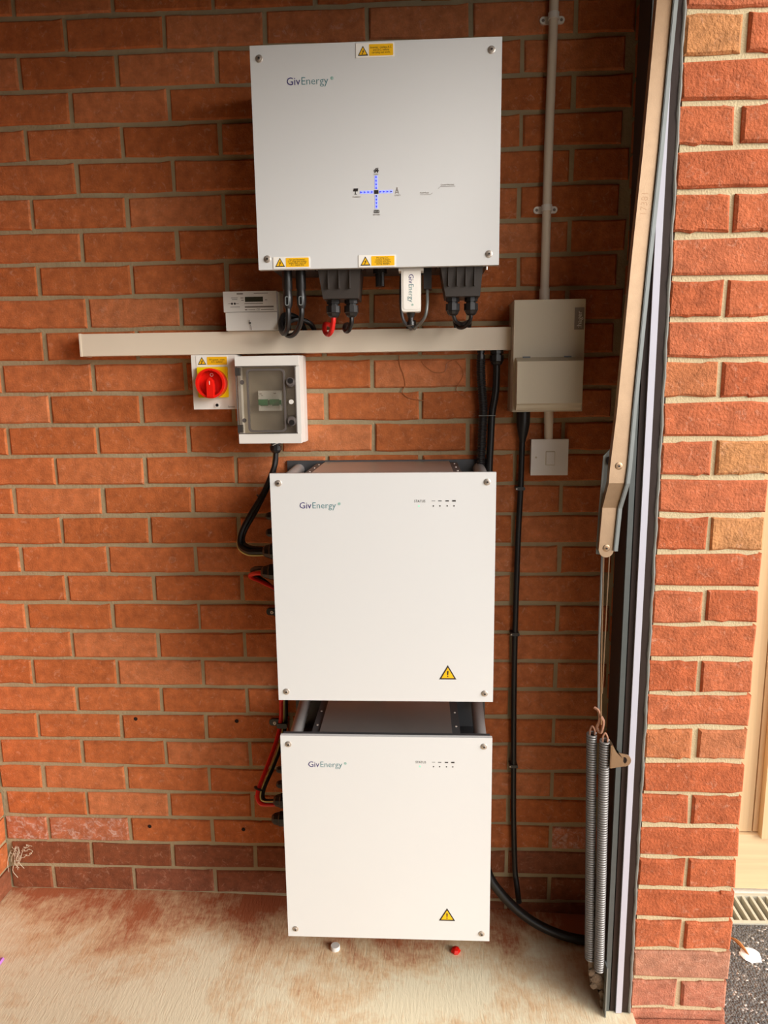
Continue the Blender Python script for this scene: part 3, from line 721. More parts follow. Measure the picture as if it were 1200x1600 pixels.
pt = obj('name_plate', bx(1.1235, 1.1440, -0.0912, -0.0895, 1.4640, 1.5105), 'ink_grey', cu_)
text('maker_text', ':hager', 0.0145, 1.1385, -0.0914, 1.4675, 'grey_plastic', cu_, ang=-90)
# conduit and saddles
cd = thing('conduit', 'thin cream round conduit dropping into the top of the consumer unit', 'conduit', (1.0690, 0.0, 1.5285))
obj('pipe', tube(B(), [(1.0752, -0.020, 2.615), (1.0735, -0.020, 2.15), (1.0700, -0.020, 1.85), (1.0687, -0.022, 1.548)], 0.0098, 14, 6), 'trunking', cd, smooth=True)
obj('adaptor', lathe(B(), (1.0686, -0.0222, 1.5285), (0, 0, 1), [(0, 0.0130), (0.004, 0.0130), (0.004, 0.0116), (0.031, 0.0116), (0.031, 0)], 16), 'trunking', cd, smooth=True)
obj('adaptor_screw', lathe(B(), (1.0690, -0.0334, 1.5335), (0, -1, 0), [(0, 0.002), (0.001, 0.002), (0.001, 0)], 8), 'ink_grey', cd)
for zc, xc in ((2.1165, 1.0684+0.005), (1.7317, 1.0692)):
    sd = obj('saddle', prism(B(), rrect(xc-0.0265, xc+0.0265, zc-0.0075, zc+0.0075, 0.0073, 6), -0.0050, 0.0), 'white_plastic', cd)
    obj('saddle_strap', tube(B(), [(xc, -0.0205, zc-0.0065), (xc, -0.0205, zc+0.0065)], 0.0118, 16, smooth=False), 'white_plastic', sd)
    for x in (xc-0.0195, xc+0.0195):
        obj('saddle_screw', lathe(B(), (x, -0.0045, zc), (0, -1, 0), [(0, 0.0035), (0.0012, 0.003), (0.0012, 0)], 10), 'ink_grey', sd)
cs = thing('conduit_stub', 'short cream conduit stub between the consumer unit and the light switch', 'conduit', (1.0860, -0.02, 1.2200))
obj('pipe', lathe(B(), (1.0870, -0.020, 1.2212), (-0.02, 0, 1), [(0, 0.0102), (0.0330, 0.0102), (0.0330, 0.0094), (0.0345, 0.0094), (0.0345, 0.0108), (0.0655, 0.0108), (0.0655, 0)], 18), 'trunking', cs, smooth=True)
sw = thing('light_switch', 'square cream single rocker light switch below the consumer unit', 'switch', (1.0885, 0.0, 1.137))
obj('back_box', bx(1.0475, 1.1300, -0.022, 0.0, 1.1390, 1.2200), 'cream_steel', sw, 0.002)
obj('plate', bx(1.0458, 1.1318, -0.031, -0.022, 1.1368, 1.2212), 'grey_plastic', sw, 0.0022)
obj('rocker_frame', frame_prism(B(), rrect(1.0795, 1.1010, 1.1605, 1.1935, 0.001, 1), rrect(1.0808, 1.0997, 1.1618, 1.1922, 0.0006, 1), -0.0322, -0.030), 'cream_steel', sw)
rk = B(); A_ = [rk.verts.new((1.0808, y, z)) for y, z in ((-0.0300, 1.1618), (-0.0355, 1.1622), (-0.0325, 1.1918), (-0.0300, 1.1922))]; C_ = [rk.verts.new((1.0997, v_.co.y, v_.co.z)) for v_ in A_]
rk.faces.new(A_); rk.faces.new(C_[::-1])
for k in range(4): rk.faces.new((A_[k], C_[k], C_[(k+1) % 4], A_[(k+1) % 4]))
obj('rocker', rk, 'grey_plastic', sw)
obj('plate_screw', lathe(B(), (1.0575, -0.0305, 1.1790), (0, -1, 0), [(0, 0.0026), (0.001, 0.0022), (0.001, 0)], 10), 'cream_steel', sw)

# ------------------------------------------------------------------ batteries
def battery(zb, zt_, label, drop):
    b = thing('storage_battery', label, 'battery', (0.7076, 0.0, zb))
    H = zt_-zb; Y = -0.25
    obj('front_panel', bx(0.4738, 0.9420, Y, -0.240, zb, zt_), 'white_panel', b, 0.0022)
    obj('panel_frame', bx(0.4775, 0.9385, -0.240, -0.228, zb+0.003, zt_-0.001), 'steel_dark', b, 0.001)
    obj('cell_case', bx(0.5560, 0.8580, -0.2285, -0.006, zb+0.012, zt_-0.003), 'steel_dark', b, 0.002)
    obj('top_plate', bx(0.5585, 0.8555, -0.2285, -0.006, zt_-0.003, zt_-0.001), 'steel_plate', b, 0.0008)
    obj('side_box', bx(0.4880, 0.9270, -0.2285, -0.008, zb+0.02, zt_-0.095), 'steel_dark', b, 0.002)
    obj('back_plate', bx(0.4660, 0.9480, -0.008, 0.0, zb+0.01, zt_+0.002), 'steel_dark', b, 0.001)
    for s, x in ((-1, 0.4975), (1, 0.9225)):
        obj('carry_tube', tube(B(), [(x-0.004*s, -0.2285, zt_-0.021), (x, -0.12, zt_-0.021), (x+0.004*s, -0.008, zt_-0.020)], 0.0145, 16), 'alu_tube', b, smooth=True)
        fx = 0.5560 if s < 0 else 0.8580
        fg = obj('top_flange', bx(min(fx, fx+s*0.016), max(fx, fx+s*0.016), -0.225, -0.008, zt_-0.007, zt_-0.004), 'steel_dark', b)
        for y in (-0.19, -0.12, -0.05):
            obj('flange_screw', lathe(B(), (fx+s*0.008, y, zt_-0.0045), (0, 0, 1), [(0, 0.0030), (0.002, 0.0024), (0.002, 0)], 10), 'chrome', fg)
    for x, z in ((0.4916, zt_-0.0200), (0.9238, zt_-0.0200), (0.4918, zb+0.0200), (0.9240, zb+0.0195)):
        screw(b, x, Y, z, 0.0070)
    logo(b, 0.5335, Y-0.0002, zb+H*0.853, 0.0190, 0.0770)
    tz = zt_-0.0590
    text('status_text', 'STATUS', 0.0078, 0.7735, Y-0.0002, tz-0.0028, 'ink', b, xs=0.86, thin=-0.005)
    obj('status_light', lathe(B(), (0.7835, Y+0.0004, tz-0.0105), (0, -1, 0), [(0, 0.0016), (0.0008, 0.0016), (0.0008, 0)], 10), 'led_green', b)
    for k, (x, h) in enumerate(((0.8135, 0.0007), (0.8270, 0.0014), (0.8420, 0.0022), (0.8560, 0.0030))):
        obj('charge_bar', bx(x-0.0036, x+0.0036, Y-0.0004, Y+0.0005, tz-h/2, tz+h/2), 'ink', b)
        obj('charge_light', lathe(B(), (x, Y+0.0004, tz-0.0105), (0, -1, 0), [(0, 0.0015), (0.0008, 0.0015), (0.0008, 0)], 10), 'ink', b)
    warn_triangle(b, 0.8443, Y-0.0002, zb+0.0510, 0.0370, 'bang')
    for dz, r, L in ((-0.114, 0.0100, 0.056), (-0.153, 0.0110, 0.057), (-0.197, 0.0165, 0.066), (-0.246, 0.0165, 0.072)):
        gland(b, (0.4885, -0.115, zt_+dz-drop), (-1, 0, 0), r, L)
    return b
bat1 = battery(0.6705, 1.1713, 'upper white square battery with status lights, mounted under the breaker enclosure', 0.0)
bat2 = battery(0.0812, 0.5862, 'lower white square battery with status lights, hung just above the concrete floor', 0.046)
for b in (bat1, bat2): b['group'] = 'two stacked white batteries'

# ------------------------------------------------------------------ cables
def cable(name, label, pts, r, material, parent=None, n=8, sub=8, radf=None, cat='cable'):
    o = obj(name, tube(B(), pts, radf or r, n, sub), material, parent, smooth=True, base=None if parent else pts[-1])
    if parent is None: tag(o, label, cat)
    return o
GR = 'cables under the inverter'
cable('solar_cable', 'black solar cable looping from the left connector under the inverter', [(0.5068, -0.150, 1.516), (0.5068, -0.150, 1.500), (0.503, -0.142, 1.475), (0.492, -0.120, 1.464), (0.480, -0.090, 1.470), (0.474, -0.068, 1.490), (0.480, -0.058, 1.508), (0.494, -0.050, 1.510), (0.512, -0.040, 1.500), (0.520, -0.020, 1.480), (0.520, -0.018, 1.474)], 0.0056, 'black_cable')
cable('solar_cable', 'black solar cable sweeping down from the second connector under the inverter', [(0.5360, -0.150, 1.516), (0.5355, -0.150, 1.500), (0.5280, -0.140, 1.478), (0.512, -0.118, 1.462), (0.494, -0.092, 1.461), (0.484, -0.070, 1.472), (0.490, -0.058, 1.492), (0.510, -0.052, 1.500), (0.535, -0.036, 1.492), (0.545, -0.018, 1.474)], 0.0056, 'black_cable')
cable('battery_cable', 'bright red cable loop hanging below the left terminal cover of the inverter', [(0.6028, -0.142, 1.497), (0.6015, -0.140, 1.484), (0.5960, -0.132, 1.466), (0.5870, -0.118, 1.460), (0.5775, -0.100, 1.468), (0.5760, -0.080, 1.485), (0.5850, -0.045, 1.485), (0.5900, -0.022, 1.474)], 0.0052, 'red_cable')
cable('battery_cable', 'black cable loop hanging beside the red cable below the inverter', [(0.6412, -0.142, 1.497), (0.6405, -0.140, 1.482), (0.6330, -0.130, 1.467), (0.6240, -0.112, 1.468), (0.6210, -0.090, 1.480), (0.6250, -0.050, 1.486), (0.6260, -0.022, 1.474)], 0.0050, 'black_cable')
cable('mains_cable', 'thin black cable pair looping from the right terminal cover into the trunking', [(0.8952, -0.142, 1.497), (0.8940, -0.138, 1.484), (0.8840, -0.122, 1.472), (0.8720, -0.100, 1.472), (0.8640, -0.078, 1.486), (0.8660, -0.045, 1.488), (0.8700, -0.022, 1.474)], 0.0042, 'black_cable')
cable('mains_cable', 'black cable from the left gland of the right terminal cover to the trunking', [(0.8568, -0.142, 1.497), (0.8640, -0.134, 1.482), (0.8780, -0.115, 1.478), (0.8950, -0.080, 1.486), (0.9000, -0.045, 1.488), (0.9000, -0.022, 1.474)], 0.0042, 'black_cable')
cable('data_cable', 'pale grey data cable curving up on the right of the white dongle', [(0.8030, -0.131, 1.549), (0.8030, -0.132, 1.520), (0.7990, -0.130, 1.496), (0.7890, -0.115, 1.482), (0.7780, -0.080, 1.476), (0.7740, -0.030, 1.474)], 0.0034, 'galv_dull')
cable('data_cable', 'dark grey data cable curving down on the left behind the white dongle', [(0.7480, -0.110, 1.593), (0.7460, -0.112, 1.545), (0.7475, -0.115, 1.505), (0.7540, -0.108, 1.484), (0.7650, -0.080, 1.476), (0.7680, -0.030, 1.474)], 0.0034, 'steel_dark')
obj_ = obj('cable_entry_gland', lathe(B(), (0.7690, -0.025, 1.4750), (0, 0, 1), [(0, 0.013), (0.006, 0.013), (0.006, 0.010), (0.020, 0.009), (0.020, 0)], 10), 'black_plastic', None, base=(0.7690, -0.025, 1.4750)); tag(obj_, 'small black cable entry gland on the trunking under the white dongle', 'gland')

# left side: enclosure to upper battery
lc = thing('power_cable', 'black power cable curving from the breaker enclosure to the upper battery', 'cable', (0.45, -0.058, 1.1965))
cable('sheath', None, [(0.4500, -0.058, 1.200), (0.4480, -0.058, 1.180), (0.4420, -0.060, 1.158), (0.4180, -0.064, 1.105), (0.3850, -0.072, 1.052), (0.3650, -0.082, 1.012), (0.3640, -0.094, 0.984), (0.3850, -0.108, 0.973), (0.4120, -0.114, 0.973), (0.4420, -0.115, 0.9743)], 0.0062, 'black_cable', lc)
cable('sheath', None, [(0.4475, -0.050, 1.200), (0.4470, -0.048, 1.175), (0.4330, -0.052, 1.130), (0.4000, -0.058, 1.065), (0.3710, -0.070, 1.014), (0.3690, -0.084, 0.990), (0.3900, -0.100, 0.980), (0.4420, -0.113, 0.9780)], 0.0052, 'black_cable', lc)
cable('earth_core', None, [(0.4440, -0.054, 1.198), (0.4370, -0.056, 1.155), (0.4130, -0.060, 1.104), (0.3800, -0.070, 1.050), (0.3585, -0.082, 1.006), (0.3595, -0.094, 0.978), (0.3820, -0.109, 0.9655), (0.4120, -0.116, 0.9650), (0.4420, -0.116, 0.9680)], 0.0022, 'earth_wire', lc)
obj('cable_tie', lathe(B(), (0.4085, -0.062, 1.0925), (0.53, 0.1, 0.85), [(0, 0.0100), (0.003, 0.0100), (0.003, 0)], 12), 'black_plastic', lc)
# upper battery down to the lower battery
pc = thing('link_cable', 'red and black cable pair linking the two batteries on their left side', 'cable', (0.43, -0.02, 0.50))
RP = [(0.4345, -0.115, 0.9180), (0.4100, -0.108, 0.9200), (0.3880, -0.095, 0.9140), (0.3830, -0.080, 0.9030), (0.4050, -0.060, 0.8850), (0.4350, -0.035, 0.8560), (0.4480, -0.018, 0.8100), (0.4350, -0.016, 0.7000), (0.4300, -0.016, 0.5600), (0.4260, -0.018, 0.5000), (0.4160, -0.036, 0.4550), (0.3980, -0.070, 0.4060), (0.3830, -0.095, 0.3680), (0.3800, -0.108, 0.3470), (0.3900, -0.115, 0.3340), (0.4120, -0.116, 0.3330), (0.4450, -0.116, 0.3350)]
cable('red_core', None, RP, 0.0052, 'red_cable', pc)
BP = [(0.4345, -0.110, 0.9290), (0.4080, -0.098, 0.9300), (0.3860, -0.080, 0.9200), (0.3900, -0.055, 0.9000), (0.4200, -0.030, 0.8650), (0.4560, -0.012, 0.8100), (0.4470, -0.010, 0.7000), (0.4410, -0.010, 0.5600), (0.4380, -0.012, 0.5000), (0.4300, -0.034, 0.4500), (0.4120, -0.066, 0.4030), (0.3960, -0.094, 0.3680), (0.3930, -0.108, 0.3500), (0.4000, -0.115, 0.3430), (0.4180, -0.116, 0.3420), (0.4450, -0.116, 0.3440)]
cable('black_core', None, BP, 0.0052, 'black_cable', pc)
EP = [(a-0.0052+0.0008, b-0.004, c+0.001) for a, b, c in BP[7:]]
cable('earth_core', None, EP, 0.0018, 'earth_wire', pc)
obj('cable_tie', lathe(B(), (0.3815, -0.100, 0.3640), (0.35, 0.3, 0.88), [(0, 0.0125), (0.003, 0.0125), (0.003, 0)], 12), 'black_plastic', pc)
for i_, (cx_, cz_) in enumerate(((0.4130, 0.7930), (0.4080, 0.4950))):
    cl = thing('cable_clip', 'black plastic cable clip with pale screw, ' + ('half hidden beside the upper battery' if i_ == 0 else 'on the wall between the two batteries'), 'clip', (cx_, 0.0, cz_), 'black cable clips')
    obj('saddle', prism(B(), rrect(cx_-0.014, cx_+0.034, cz_-0.0095, cz_+0.0085, 0.008, 5), -0.0050, 0.0), 'black_plastic', cl, 0.001)
    obj('band', prism(B(), rrect(cx_+0.010, cx_+0.036, cz_-0.007, cz_+0.006, 0.004, 3), -0.0260, -0.0045), 'black_plastic', cl, 0.002)
    obj('screw', lathe(B(), (cx_, -0.0048, cz_-0.002), (0, -1, 0), [(0, 0.0044), (0.0016, 0.0040), (0.0016, 0)], 14), 'label_white', cl)
    obj('screw_recess', lathe(B(), (cx_, -0.0062, cz_-0.002), (0, -1, 0), [(0, 0.0015), (0.0004, 0.0015), (0.0004, 0)], 8), 'ink', cl)

# right: flexible conduit and smooth cable from trunking to the upper battery
fc = thing('flexible_conduit', 'black ribbed flexible conduit dropping from the trunking behind the upper battery', 'conduit', (0.928, -0.03, 1.425))
path = spline([(0.9270, -0.028, 1.4060), (0.9275, -0.028, 1.3700), (0.9310, -0.026, 1.3300), (0.9340, -0.026, 1.2900), (0.9320, -0.026, 1.2400), (0.9300, -0.026, 1.1800), (0.9290, -0.026, 1.1000)], 30)
obj('ribbed_hose', tube(B(), path, lambda i, n_: 0.0108 if (i//2) % 2 else 0.0090, 12, smooth=False), 'black_plastic', fc)
gland(fc, (0.9270, -0.028, 1.4252), (0, 0, -1), 0.0085, 0.026, name='hose_fitting')
sc_ = thing('power_cable', 'smooth black cable with large gland dropping from the trunking beside the ribbed conduit', 'cable', (0.9620, -0.03, 1.425))
cable('sheath', None, [(0.9630, -0.030, 1.400), (0.9625, -0.030, 1.350), (0.9600, -0.030, 1.320), (0.9540, -0.028, 1.280), (0.9520, -0.026, 1.220), (0.9500, -0.024, 1.160), (0.9500, -0.024, 1.080)], 0.0082, 'black_cable', sc_, n=12)
gland(sc_, (0.9630, -0.030, 1.4252), (0, 0, -1), 0.0145, 0.034)
tie = obj('cable_tie', tube(B(), [(0.9220, -0.0380, 1.2775), (0.9400, -0.0392, 1.2775), (0.9620, -0.0380, 1.2775)], 0.0010, 6), 'galv_dull', sc_)
# right: armoured cable down from consumer unit
ac = thing('supply_cable', 'black supply cable clipped down the wall from the consumer unit to the floor', 'cable', (1.0280, -0.018, 1.287))
cable('sheath', None, [(1.0268, -0.020, 1.235), (1.0262, -0.018, 1.200), (1.0255, -0.016, 1.110), (1.0225, -0.014, 1.000), (1.0208, -0.014, 0.890), (1.0193, -0.014, 0.727), (1.0200, -0.014, 0.550), (1.0226, -0.014, 0.385), (1.0250, -0.014, 0.250), (1.0310, -0.016, 0.100), (1.0340, -0.030, 0.066), (1.0350, -0.055, 0.048), (1.0350, -0.074, 0.044)], 0.0072, 'black_cable', ac, n=10)
obj('shroud', lathe(B(), (1.0278, -0.022, 1.2875), (-0.02, 0, -1), [(0, 0.0155), (0.030, 0.0155), (0.050, 0.0125), (0.066, 0.0082), (0.072, 0.0072), (0.072, 0)], 18), 'black_plastic', ac, smooth=True)
for z, x in ((1.104, 1.0250), (0.742, 1.0193), (0.3900, 1.0226)):
    k_ = obj('cable_clip', prism(B(), rrect(x-0.0120, x+0.0100, z-0.004, z+0.004, 0.003, 3), -0.0235, 0.0), 'black_plastic', ac, 0.001)
    obj('clip_nail', lathe(B(), (x-0.0100, -0.0232, z), (0, -1, 0), [(0, 0.0020), (0.001, 0.0018), (0.001, 0)], 10), 'chrome', k_)
o = cable('thick_cable', 'thick black cable bending out from behind the lower battery along the floor', [(0.9440, -0.050, 0.2600), (0.9450, -0.065, 0.1750), (0.9580, -0.078, 0.1200), (0.9850, -0.085, 0.0800), (1.0250, -0.090, 0.0380), (1.0700, -0.095, 0.0050), (1.1200, -0.100, -0.0180), (1.1750, -0.105, -0.0310), (1.2450, -0.110, -0.0340)], 0.0115, 'black_cable', n=12)

ad = thing('adhesive_smear', 'faint shiny dried adhesive trail on the bricks under the trunking', 'smear', (0.80, 0.0, 1.37))
for pts in ([(0.738, 1.418), (0.740, 1.395), (0.748, 1.375), (0.752, 1.350), (0.745, 1.335), (0.760, 1.320), (0.800, 1.312)],
            [(0.790, 1.405), (0.800, 1.392), (0.822, 1.378), (0.845, 1.380), (0.850, 1.398), (0.862, 1.405)],
            [(0.870, 1.404), (0.882, 1.390), (0.888, 1.372), (0.878, 1.352), (0.872, 1.335), (0.895, 1.318)]):
    obj('trail', tube(B(), [(x, -0.0008, z) for x, z in pts], 0.0011, 5, 6), 'adhesive', ad, smooth=True)

# ------------------------------------------------------------------ bits on the floor
cp = obj('plastic_cap', lathe(B(), (0.5722, -0.168, fz(0.5722)), (0, 0, 1), [(0, 0.0120), (0.008, 0.0118), (0.010, 0.0105), (0.010, 0)], 20), 'grey_plastic', None, smooth=True, base=(0.5722, -0.168, fz(0.5722)))
tag(cp, 'pale grey round plastic stopper on the floor under the lower battery', 'cap')  # loose round plastic cap lying on the floor
rp_ = B(); lathe(rp_, (0.8700, -0.155, fz(0.87)), (0, 0, 1), [(0, 0.0100), (0.005, 0.0125), (0.010, 0.0090), (0.013, 0.0), ], 7)
ro = obj('plastic_plug', rp_, 'red_plastic', None, base=(0.8700, -0.155, fz(0.87))); tag(ro, 'small red plastic plug on the floor under the lower battery', 'plug')
lp = obj('plastic_scrap', prism(B(), [(0, 0), (0.010, 0.001), (0.007, 0.006), (0.001, 0.005)], -0.010, 0.010), 'lilac', None, base=(0, 0, 0)); lp.location = (-0.2330, -0.255, -0.008); tag(lp, 'tiny lilac plastic scrap on the floor at the left edge', 'scrap')

# ------------------------------------------------------------------ garage door frame, arm and springs
FX0, FX1, FYY = 1.1965, 1.2535, -0.300
df = thing('door_frame', 'dark brown steel garage door frame post with pale strip beside the pier', 'door frame', (1.225, -0.26, fz(1.2)))
zb_ = fz(1.2)+0.0005; zt2 = 2.115
obj('post', bx(1.2095, FX1-0.0045, FYY+0.001, -0.215, zb_, zt2), 'frame_dark', df, 0.001)
obj('inner_lip', bx(FX0, 1.2070, FYY, -0.225, zb_, zt2), 'lip_grey', df, 0.0015)
obj('lip_side', bx(FX0-0.0012, FX0, FYY+0.004, -0.225, zb_, zt2), 'frame_dark', df)
obj('groove', bx(1.2070, 1.2095, FYY+0.007, -0.225, zb_, zt2), 'frame_groove', df)
obj('pale_strip', bx(1.2208, 1.2336, FYY-0.0045, FYY+0.001, zb_, zt2), 'strip_pale', df, 0.0015)  # raised pale strip down the front of the post
obj('outer_rib', bx(1.2336, FX1-0.0055, FYY-0.002, FYY+0.001, zb_, zt2), 'frame_dark', df, 0.0008)
sl = B()
sp = [(FX1-0.0022+0.0007*math.sin(z*61), FYY-0.001+0.0008*math.sin(z*43+1), z) for z in [zb_+k*(zt2-zb_)/140 for k in range(141)]]
tube(sl, sp, lambda i, n_: 0.0034+0.0007*math.sin(i*2.3), 8, smooth=False)
obj('sealant_bead', sl, 'sealant', df, smooth=True)

arm = thing('lifting_arm', 'long tilted galvanised garage door lifting arm stamped with digits', 'door arm', (1.155, -0.325, 1.005))
AY = -0.325
LE = [(1.1995, 2.06), (1.1972, 1.9963), (1.1856, 1.7499), (1.1747, 1.5757), (1.1604, 1.298), (1.1519, 1.1884), (1.1505, 1.1574), (1.1430, 1.1073), (1.1391, 1.0219)]
RE = [(1.2335, 2.06), (1.2308, 1.9951), (1.2193, 1.7489), (1.2092, 1.5750), (1.1950, 1.2976), (1.1906, 1.1881), (1.1880, 1.1574), (1.1785, 1.1072), (1.1737, 1.0218)]
YE = [AY]*7 + [AY+0.010, AY+0.010]
ab = B()
def sheet(bm, L_, R_, Y_, t):
    a = [bm.verts.new((x, y, z)) for (x, z), y in zip(L_, Y_)]; b = [bm.verts.new((x, y, z)) for (x, z), y in zip(R_, Y_)]
    a2 = [bm.verts.new((x, y+t, z)) for (x, z), y in zip(L_, Y_)]; b2 = [bm.verts.new((x, y+t, z)) for (x, z), y in zip(R_, Y_)]
    for i in range(len(a)-1):
        bm.faces.new((a[i], a[i+1], b[i+1], b[i])); bm.faces.new((a2[i], b2[i], b2[i+1], a2[i+1]))
        bm.faces.new((a[i], a2[i], a2[i+1], a[i+1])); bm.faces.new((b[i], b[i+1], b2[i+1], b2[i]))
    bm.faces.new((a[0], b[0], b2[0], a2[0])); bm.faces.new((a[-1], a2[-1], b2[-1], b[-1]))
FR = [(x-0.0065, z) for x, z in RE]
sheet(ab, LE, FR, YE, 0.0022)
# rounded foot of the arm
cxe = (LE[-1][0]+FR[-1][0])/2; rr_ = (FR[-1][0]-LE[-1][0])/2
foot = [(cxe+rr_*math.cos(math.pi+math.pi*k/12), 1.0219+rr_*math.sin(math.pi+math.pi*k/12)) for k in range(13)]
prism(ab, foot, AY+0.010, AY+0.0122)
web = obj('web', ab, 'galv_warm_reflection', arm)
rl = B(); sheet(rl, [(x-0.0015, z) for x, z in FR], [(x+0.0008, z) for x, z in FR], [y-0.006 for y in YE], 0.008)
sheet(rl, [(x, z) for x, z in FR], [(x, z) for x, z in RE], [y-0.007 for y in YE], 0.002)
obj('right_flange', rl, 'galv_dull', arm)
lf = B(); sheet(lf, [(x-0.0010, z) for x, z in LE], [(x+0.0010, z) for x, z in LE], [y-0.001 for y in YE], 0.018)
obj('left_flange', lf, 'galv_warm_reflection', arm)
for x, z, y in ((1.1672, 1.1905, AY), (1.1530, 1.0265, AY+0.010)):
    screw(arm, x, y, z, 0.0072, 0.0022, 'galv_warm_reflection')['label'] = 'flat rivet head'
text('stamped_number', '17381', 0.0170, 1.1960, AY-0.0001, 1.6440, 'stamp', arm, ang=-86.5, thin=-0.016)
bpq = B(); prism(bpq, [(1.1650, 1.232), (1.1430, 1.2080), (1.1415, 1.1670), (1.1385, 1.0966), (1.1365, 1.0120), (1.1500, 1.0100), (1.1600, 1.10), (1.1640, 1.18)], -0.303, -0.300)
obj('pivot_plate', bpq, 'galv_dull', arm, 0.0008)
obj('pivot_hole', lathe(B(), (1.1560, -0.3045, 1.1990), (0, -1, 0), [(0, 0.0085), (0.0008, 0.0085), (0.0008, 0)], 16), 'hole_dark', arm)

SPG = 'pair of door springs'
def spring(x0, z0, x1, z1, y, label):
    s_ = thing('coil_spring', label, 'spring', (x1, y, z1), SPG)
    turns = 97; pts = []
    R_ = 0.0090; per = 12
    for k in range(turns*per+1):
        t = k/(turns*per); a = 2*math.pi*k/per
        pts.append(Vector((x0+(x1-x0)*t+R_*math.cos(a), y+R_*math.sin(a), z0+(z1-z0)*t)))
    obj('coil', tube(B(), pts, 0.0023, 6, smooth=False), 'spring_steel', s_, smooth=True)
    obj('coil_gap_shade', tube(B(), [(x0, y, z0-0.004), (x1, y, z1+0.004)], 0.0056, 8, smooth=False), 'frame_groove', s_)  # dark filler inside the coil, stands in for the shade between turns
    obj('hook', tube(B(), [(x0-0.004, y, z0-0.008), (x0-0.004, y-0.001, z0+0.008), (x0+0.0005, y-0.001, z0+0.016), (x0+0.006, y, z0+0.006), (x0+0.006, y, z0-0.006)], 0.0020, 6), 'rust', s_)
    return s_
spring(1.1450, 0.6220, 1.1610, 0.0800, -0.292, 'left coil spring of the pair hanging beside the door frame')
spring(1.1685, 0.6140, 1.1785, 0.0650, -0.306, 'right coil spring of the pair nearest the door frame post')
w1 = thing('lift_wire', 'thin steel wire pair stretched from the lifting arm down to the springs', 'wire', (1.150, -0.31, 1.01))
obj('strand', tube(B(), [(1.1490, -0.311, 1.020), (1.1528, -0.311, 0.8345), (1.1570, -0.311, 0.6961), (1.1600, -0.309, 0.650)], 0.0016, 6), 'galv_warm_reflection', w1)
obj('strand', tube(B(), [(1.1490, -0.301, 1.020), (1.1500, -0.301, 0.8345), (1.1545, -0.301, 0.6800)], 0.0022, 6), 'galv_dull', w1)
obj('strand', tube(B(), [(1.1606, -0.312, 1.020), (1.1590, -0.312, 0.860), (1.1580, -0.312, 0.7200)], 0.0011, 6), 'galv_warm_reflection', w1)
sh = obj('wire_shackle', tube(B(), [(1.1460, -0.300, 0.684), (1.1540, -0.304, 0.678), (1.1570, -0.306, 0.660), (1.1530, -0.302, 0.640), (1.1600, -0.308, 0.632), (1.1640, -0.309, 0.655), (1.1585, -0.309, 0.668)], 0.0032, 6), 'rust', None, base=(1.155, -0.304, 0.655)); tag(sh, 'small rusty shackle joining the wires to the spring hooks', 'shackle')
kp = obj('keeper_bracket', frame_prism(B(), [(1.1810, 0.6120), (1.1790, 0.5590), (1.2060, 0.5640)] + [(1.2070+0.0135*math.cos(math.radians(-80+160*k/8)), 0.5770+0.0135*math.sin(math.radians(-80+160*k/8))) for k in range(9)] + [(1.1900, 0.5950)],
     [(1.2045, 0.5800)]*1 + [(1.2040, 0.5760)] + [(1.2050, 0.5730)] + [(1.2065+0.0055*math.cos(math.radians(-80+200*k/8)), 0.5775+0.0075*math.sin(math.radians(-80+200*k/8))) for k in range(9)] + [(1.2046, 0.5830)], -0.322, -0.319), 'galv_warm_reflection', None, base=(1.18, -0.320, 0.56))
tag(kp, 'small galvanised tab with a hole on the door frame beside the springs', 'bracket')
kp2 = obj('tab_stem', bx(1.1780, 1.1830, -0.321, -0.298, 0.5590, 0.6100), 'galv_warm_reflection', kp)
sa = thing('spring_anchor', 'dirty cobwebbed steel anchor plate at the foot of the springs', 'bracket', (1.1900, -0.30, fz(1.19)))
obj('plate', prism(B(), [(1.1560, 0.085), (1.1850, 0.072), (1.1940, 0.030), (1.1950, -0.040), (1.1880, -0.040), (1.1840, 0.008), (1.1640, 0.016), (1.1580, 0.050)], -0.300, -0.297), 'dirt', sa, 0.0008)
obj('plate_edge', bx(1.1928, 1.1955, -0.318, -0.296, fz(1.19)+0.001, 0.080), 'galv_dull', sa)
for k, (x, y, z, r) in enumerate(((1.1640, -0.303, 0.055, 0.0090), (1.1740, -0.304, 0.040, 0.0110), (1.1700, -0.303, 0.022, 0.0080), (1.1840, -0.302, 0.030, 0.0080), (1.1880, -0.302, 0.002, 0.0060), (1.1885, -0.302, -0.020, 0.0050))):
    q = B(); bmesh.ops.create_icosphere(q, subdivisions=2, radius=r)
    for v_ in q.verts:
        v_.co = Vector((v_.co.x*(0.6+0.8*random.random()), v_.co.y*0.4, v_.co.z*(0.7+0.9*random.random())))+Vector((x, y, z))
    obj('dirt_clump', q, 'dirt', sa)

# open canopy door overhead (out of the picture, shades the top of the wall)
structure('door_1', bx(-0.80, 1.23, -2.38, -0.36, 2.128, 2.160), 'door_white', 0.004)

# ------------------------------------------------------------------ cobweb in the left corner
cw = B(); rnd = random.Random(3)
for k in range(26):
    x = XL+0.012+rnd.random()*0.06; z = 0.13-rnd.random()*0.03
    pts = [(x, -0.004-rnd.random()*0.01, z)]
    for s in range(3):
        x += rnd.uniform(-0.012, 0.012); z += rnd.uniform(-0.03, 0.004) if x < XL+0.05 else rnd.uniform(-0.006, 0.006)
        pts.append((max(x, XL+0.004), -0.004-rnd.random()*0.012, z))
    tube(cw, pts, 0.0007, 4, 3)
co = obj('cobweb', cw, 'cobweb', None, base=(XL+0.03, -0.004, 0.12)); tag(co, 'dusty pale cobweb in the bottom left brick corner', 'cobweb'); co['kind'] = 'stuff'

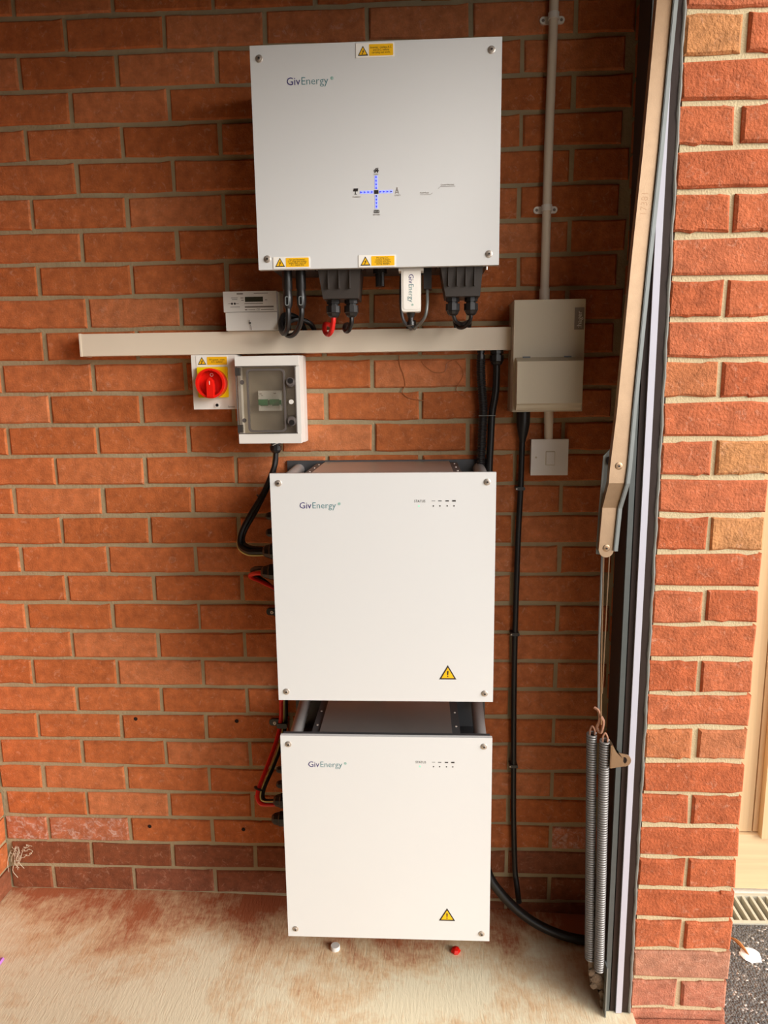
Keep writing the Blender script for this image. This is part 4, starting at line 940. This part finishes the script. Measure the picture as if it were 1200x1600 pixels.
# ------------------------------------------------------------------ outside: gate, drain, litter
gt = thing('timber_gate', 'pale timber gate of vertical boards outside beyond the brick pier', 'gate', (2.1, 0.17, -0.08))
obj('bottom_rail', bx(1.475, 2.70, 0.150, 0.190, -0.074, 0.094), 'timber_rail', gt, 0.003)
obj('top_rail', bx(1.475, 2.70, 0.150, 0.190, 1.62, 1.76), 'timber_rail', gt, 0.003)
x = 1.478
for k in range(10):
    obj('board', bx(x, x+0.118, 0.162, 0.182, 0.097 if k < 9 else 0.097, 1.615), 'timber', gt, 0.003); x += 0.1215
obj('stile', bx(1.7345, 1.835, 0.138, 0.161, 0.090, 1.70), 'timber', gt, 0.004)
obj('stile', bx(2.60, 2.70, 0.138, 0.161, 0.090, 1.70), 'timber', gt, 0.004)
dr = thing('drain_channel', 'galvanised slotted drain channel across the driveway below the gate', 'drain', (2.0, 0.09, -0.09))
obj('trough', bx(1.462, 3.0, 0.030, 0.146, -0.20, -0.125), 'drain_dark', dr)
obj('edge_bar', bx(1.462, 3.0, 0.029, 0.040, -0.125, -0.086), 'drain_steel', dr, 0.001)
obj('edge_bar', bx(1.462, 3.0, 0.135, 0.1465, -0.125, -0.086), 'drain_steel', dr, 0.001)
bar = None
for k in range(50):
    x = 1.470+0.0225*k
    if bar is None:
        bar = obj('slat', bx(x-0.0035, x+0.0035, 0.040, 0.135, -0.112, -0.087), 'drain_steel', dr, 0.0012)
    else:
        c_ = bar.copy(); COL.objects.link(c_); c_.parent = dr; c_.location = (0.0225*k, 0, 0)
lb = tube(B(), [(1.590, -0.020, -0.086), (1.600, -0.040, -0.080), (1.606, -0.062, -0.078), (1.614, -0.084, -0.084)], lambda i, n_: 0.0008+0.0040*math.sin(math.pi*(i+0.3)/n_), 6)
lo = obj('dead_leaf', lb, 'leaf', None, base=(1.60, -0.05, -0.089)); tag(lo, 'curled brown dead leaf on the tarmac by the pier', 'leaf')
ws = B(); bmesh.ops.create_icosphere(ws, subdivisions=3, radius=1.0)
for v_ in ws.verts:
    n_ = noise.noise(v_.co*1.7)
    v_.co = Vector((1.622+v_.co.x*0.026*(1+0.25*n_), -0.078+v_.co.y*0.024*(1+0.3*n_), -0.0895+max(v_.co.z, -0.05)*0.007))
wo = obj('white_scrap', ws, 'scrap_white', None, smooth=True, base=(1.622, -0.078, -0.0895)); tag(wo, 'flat white scrap lying on the tarmac below the dead leaf', 'scrap')
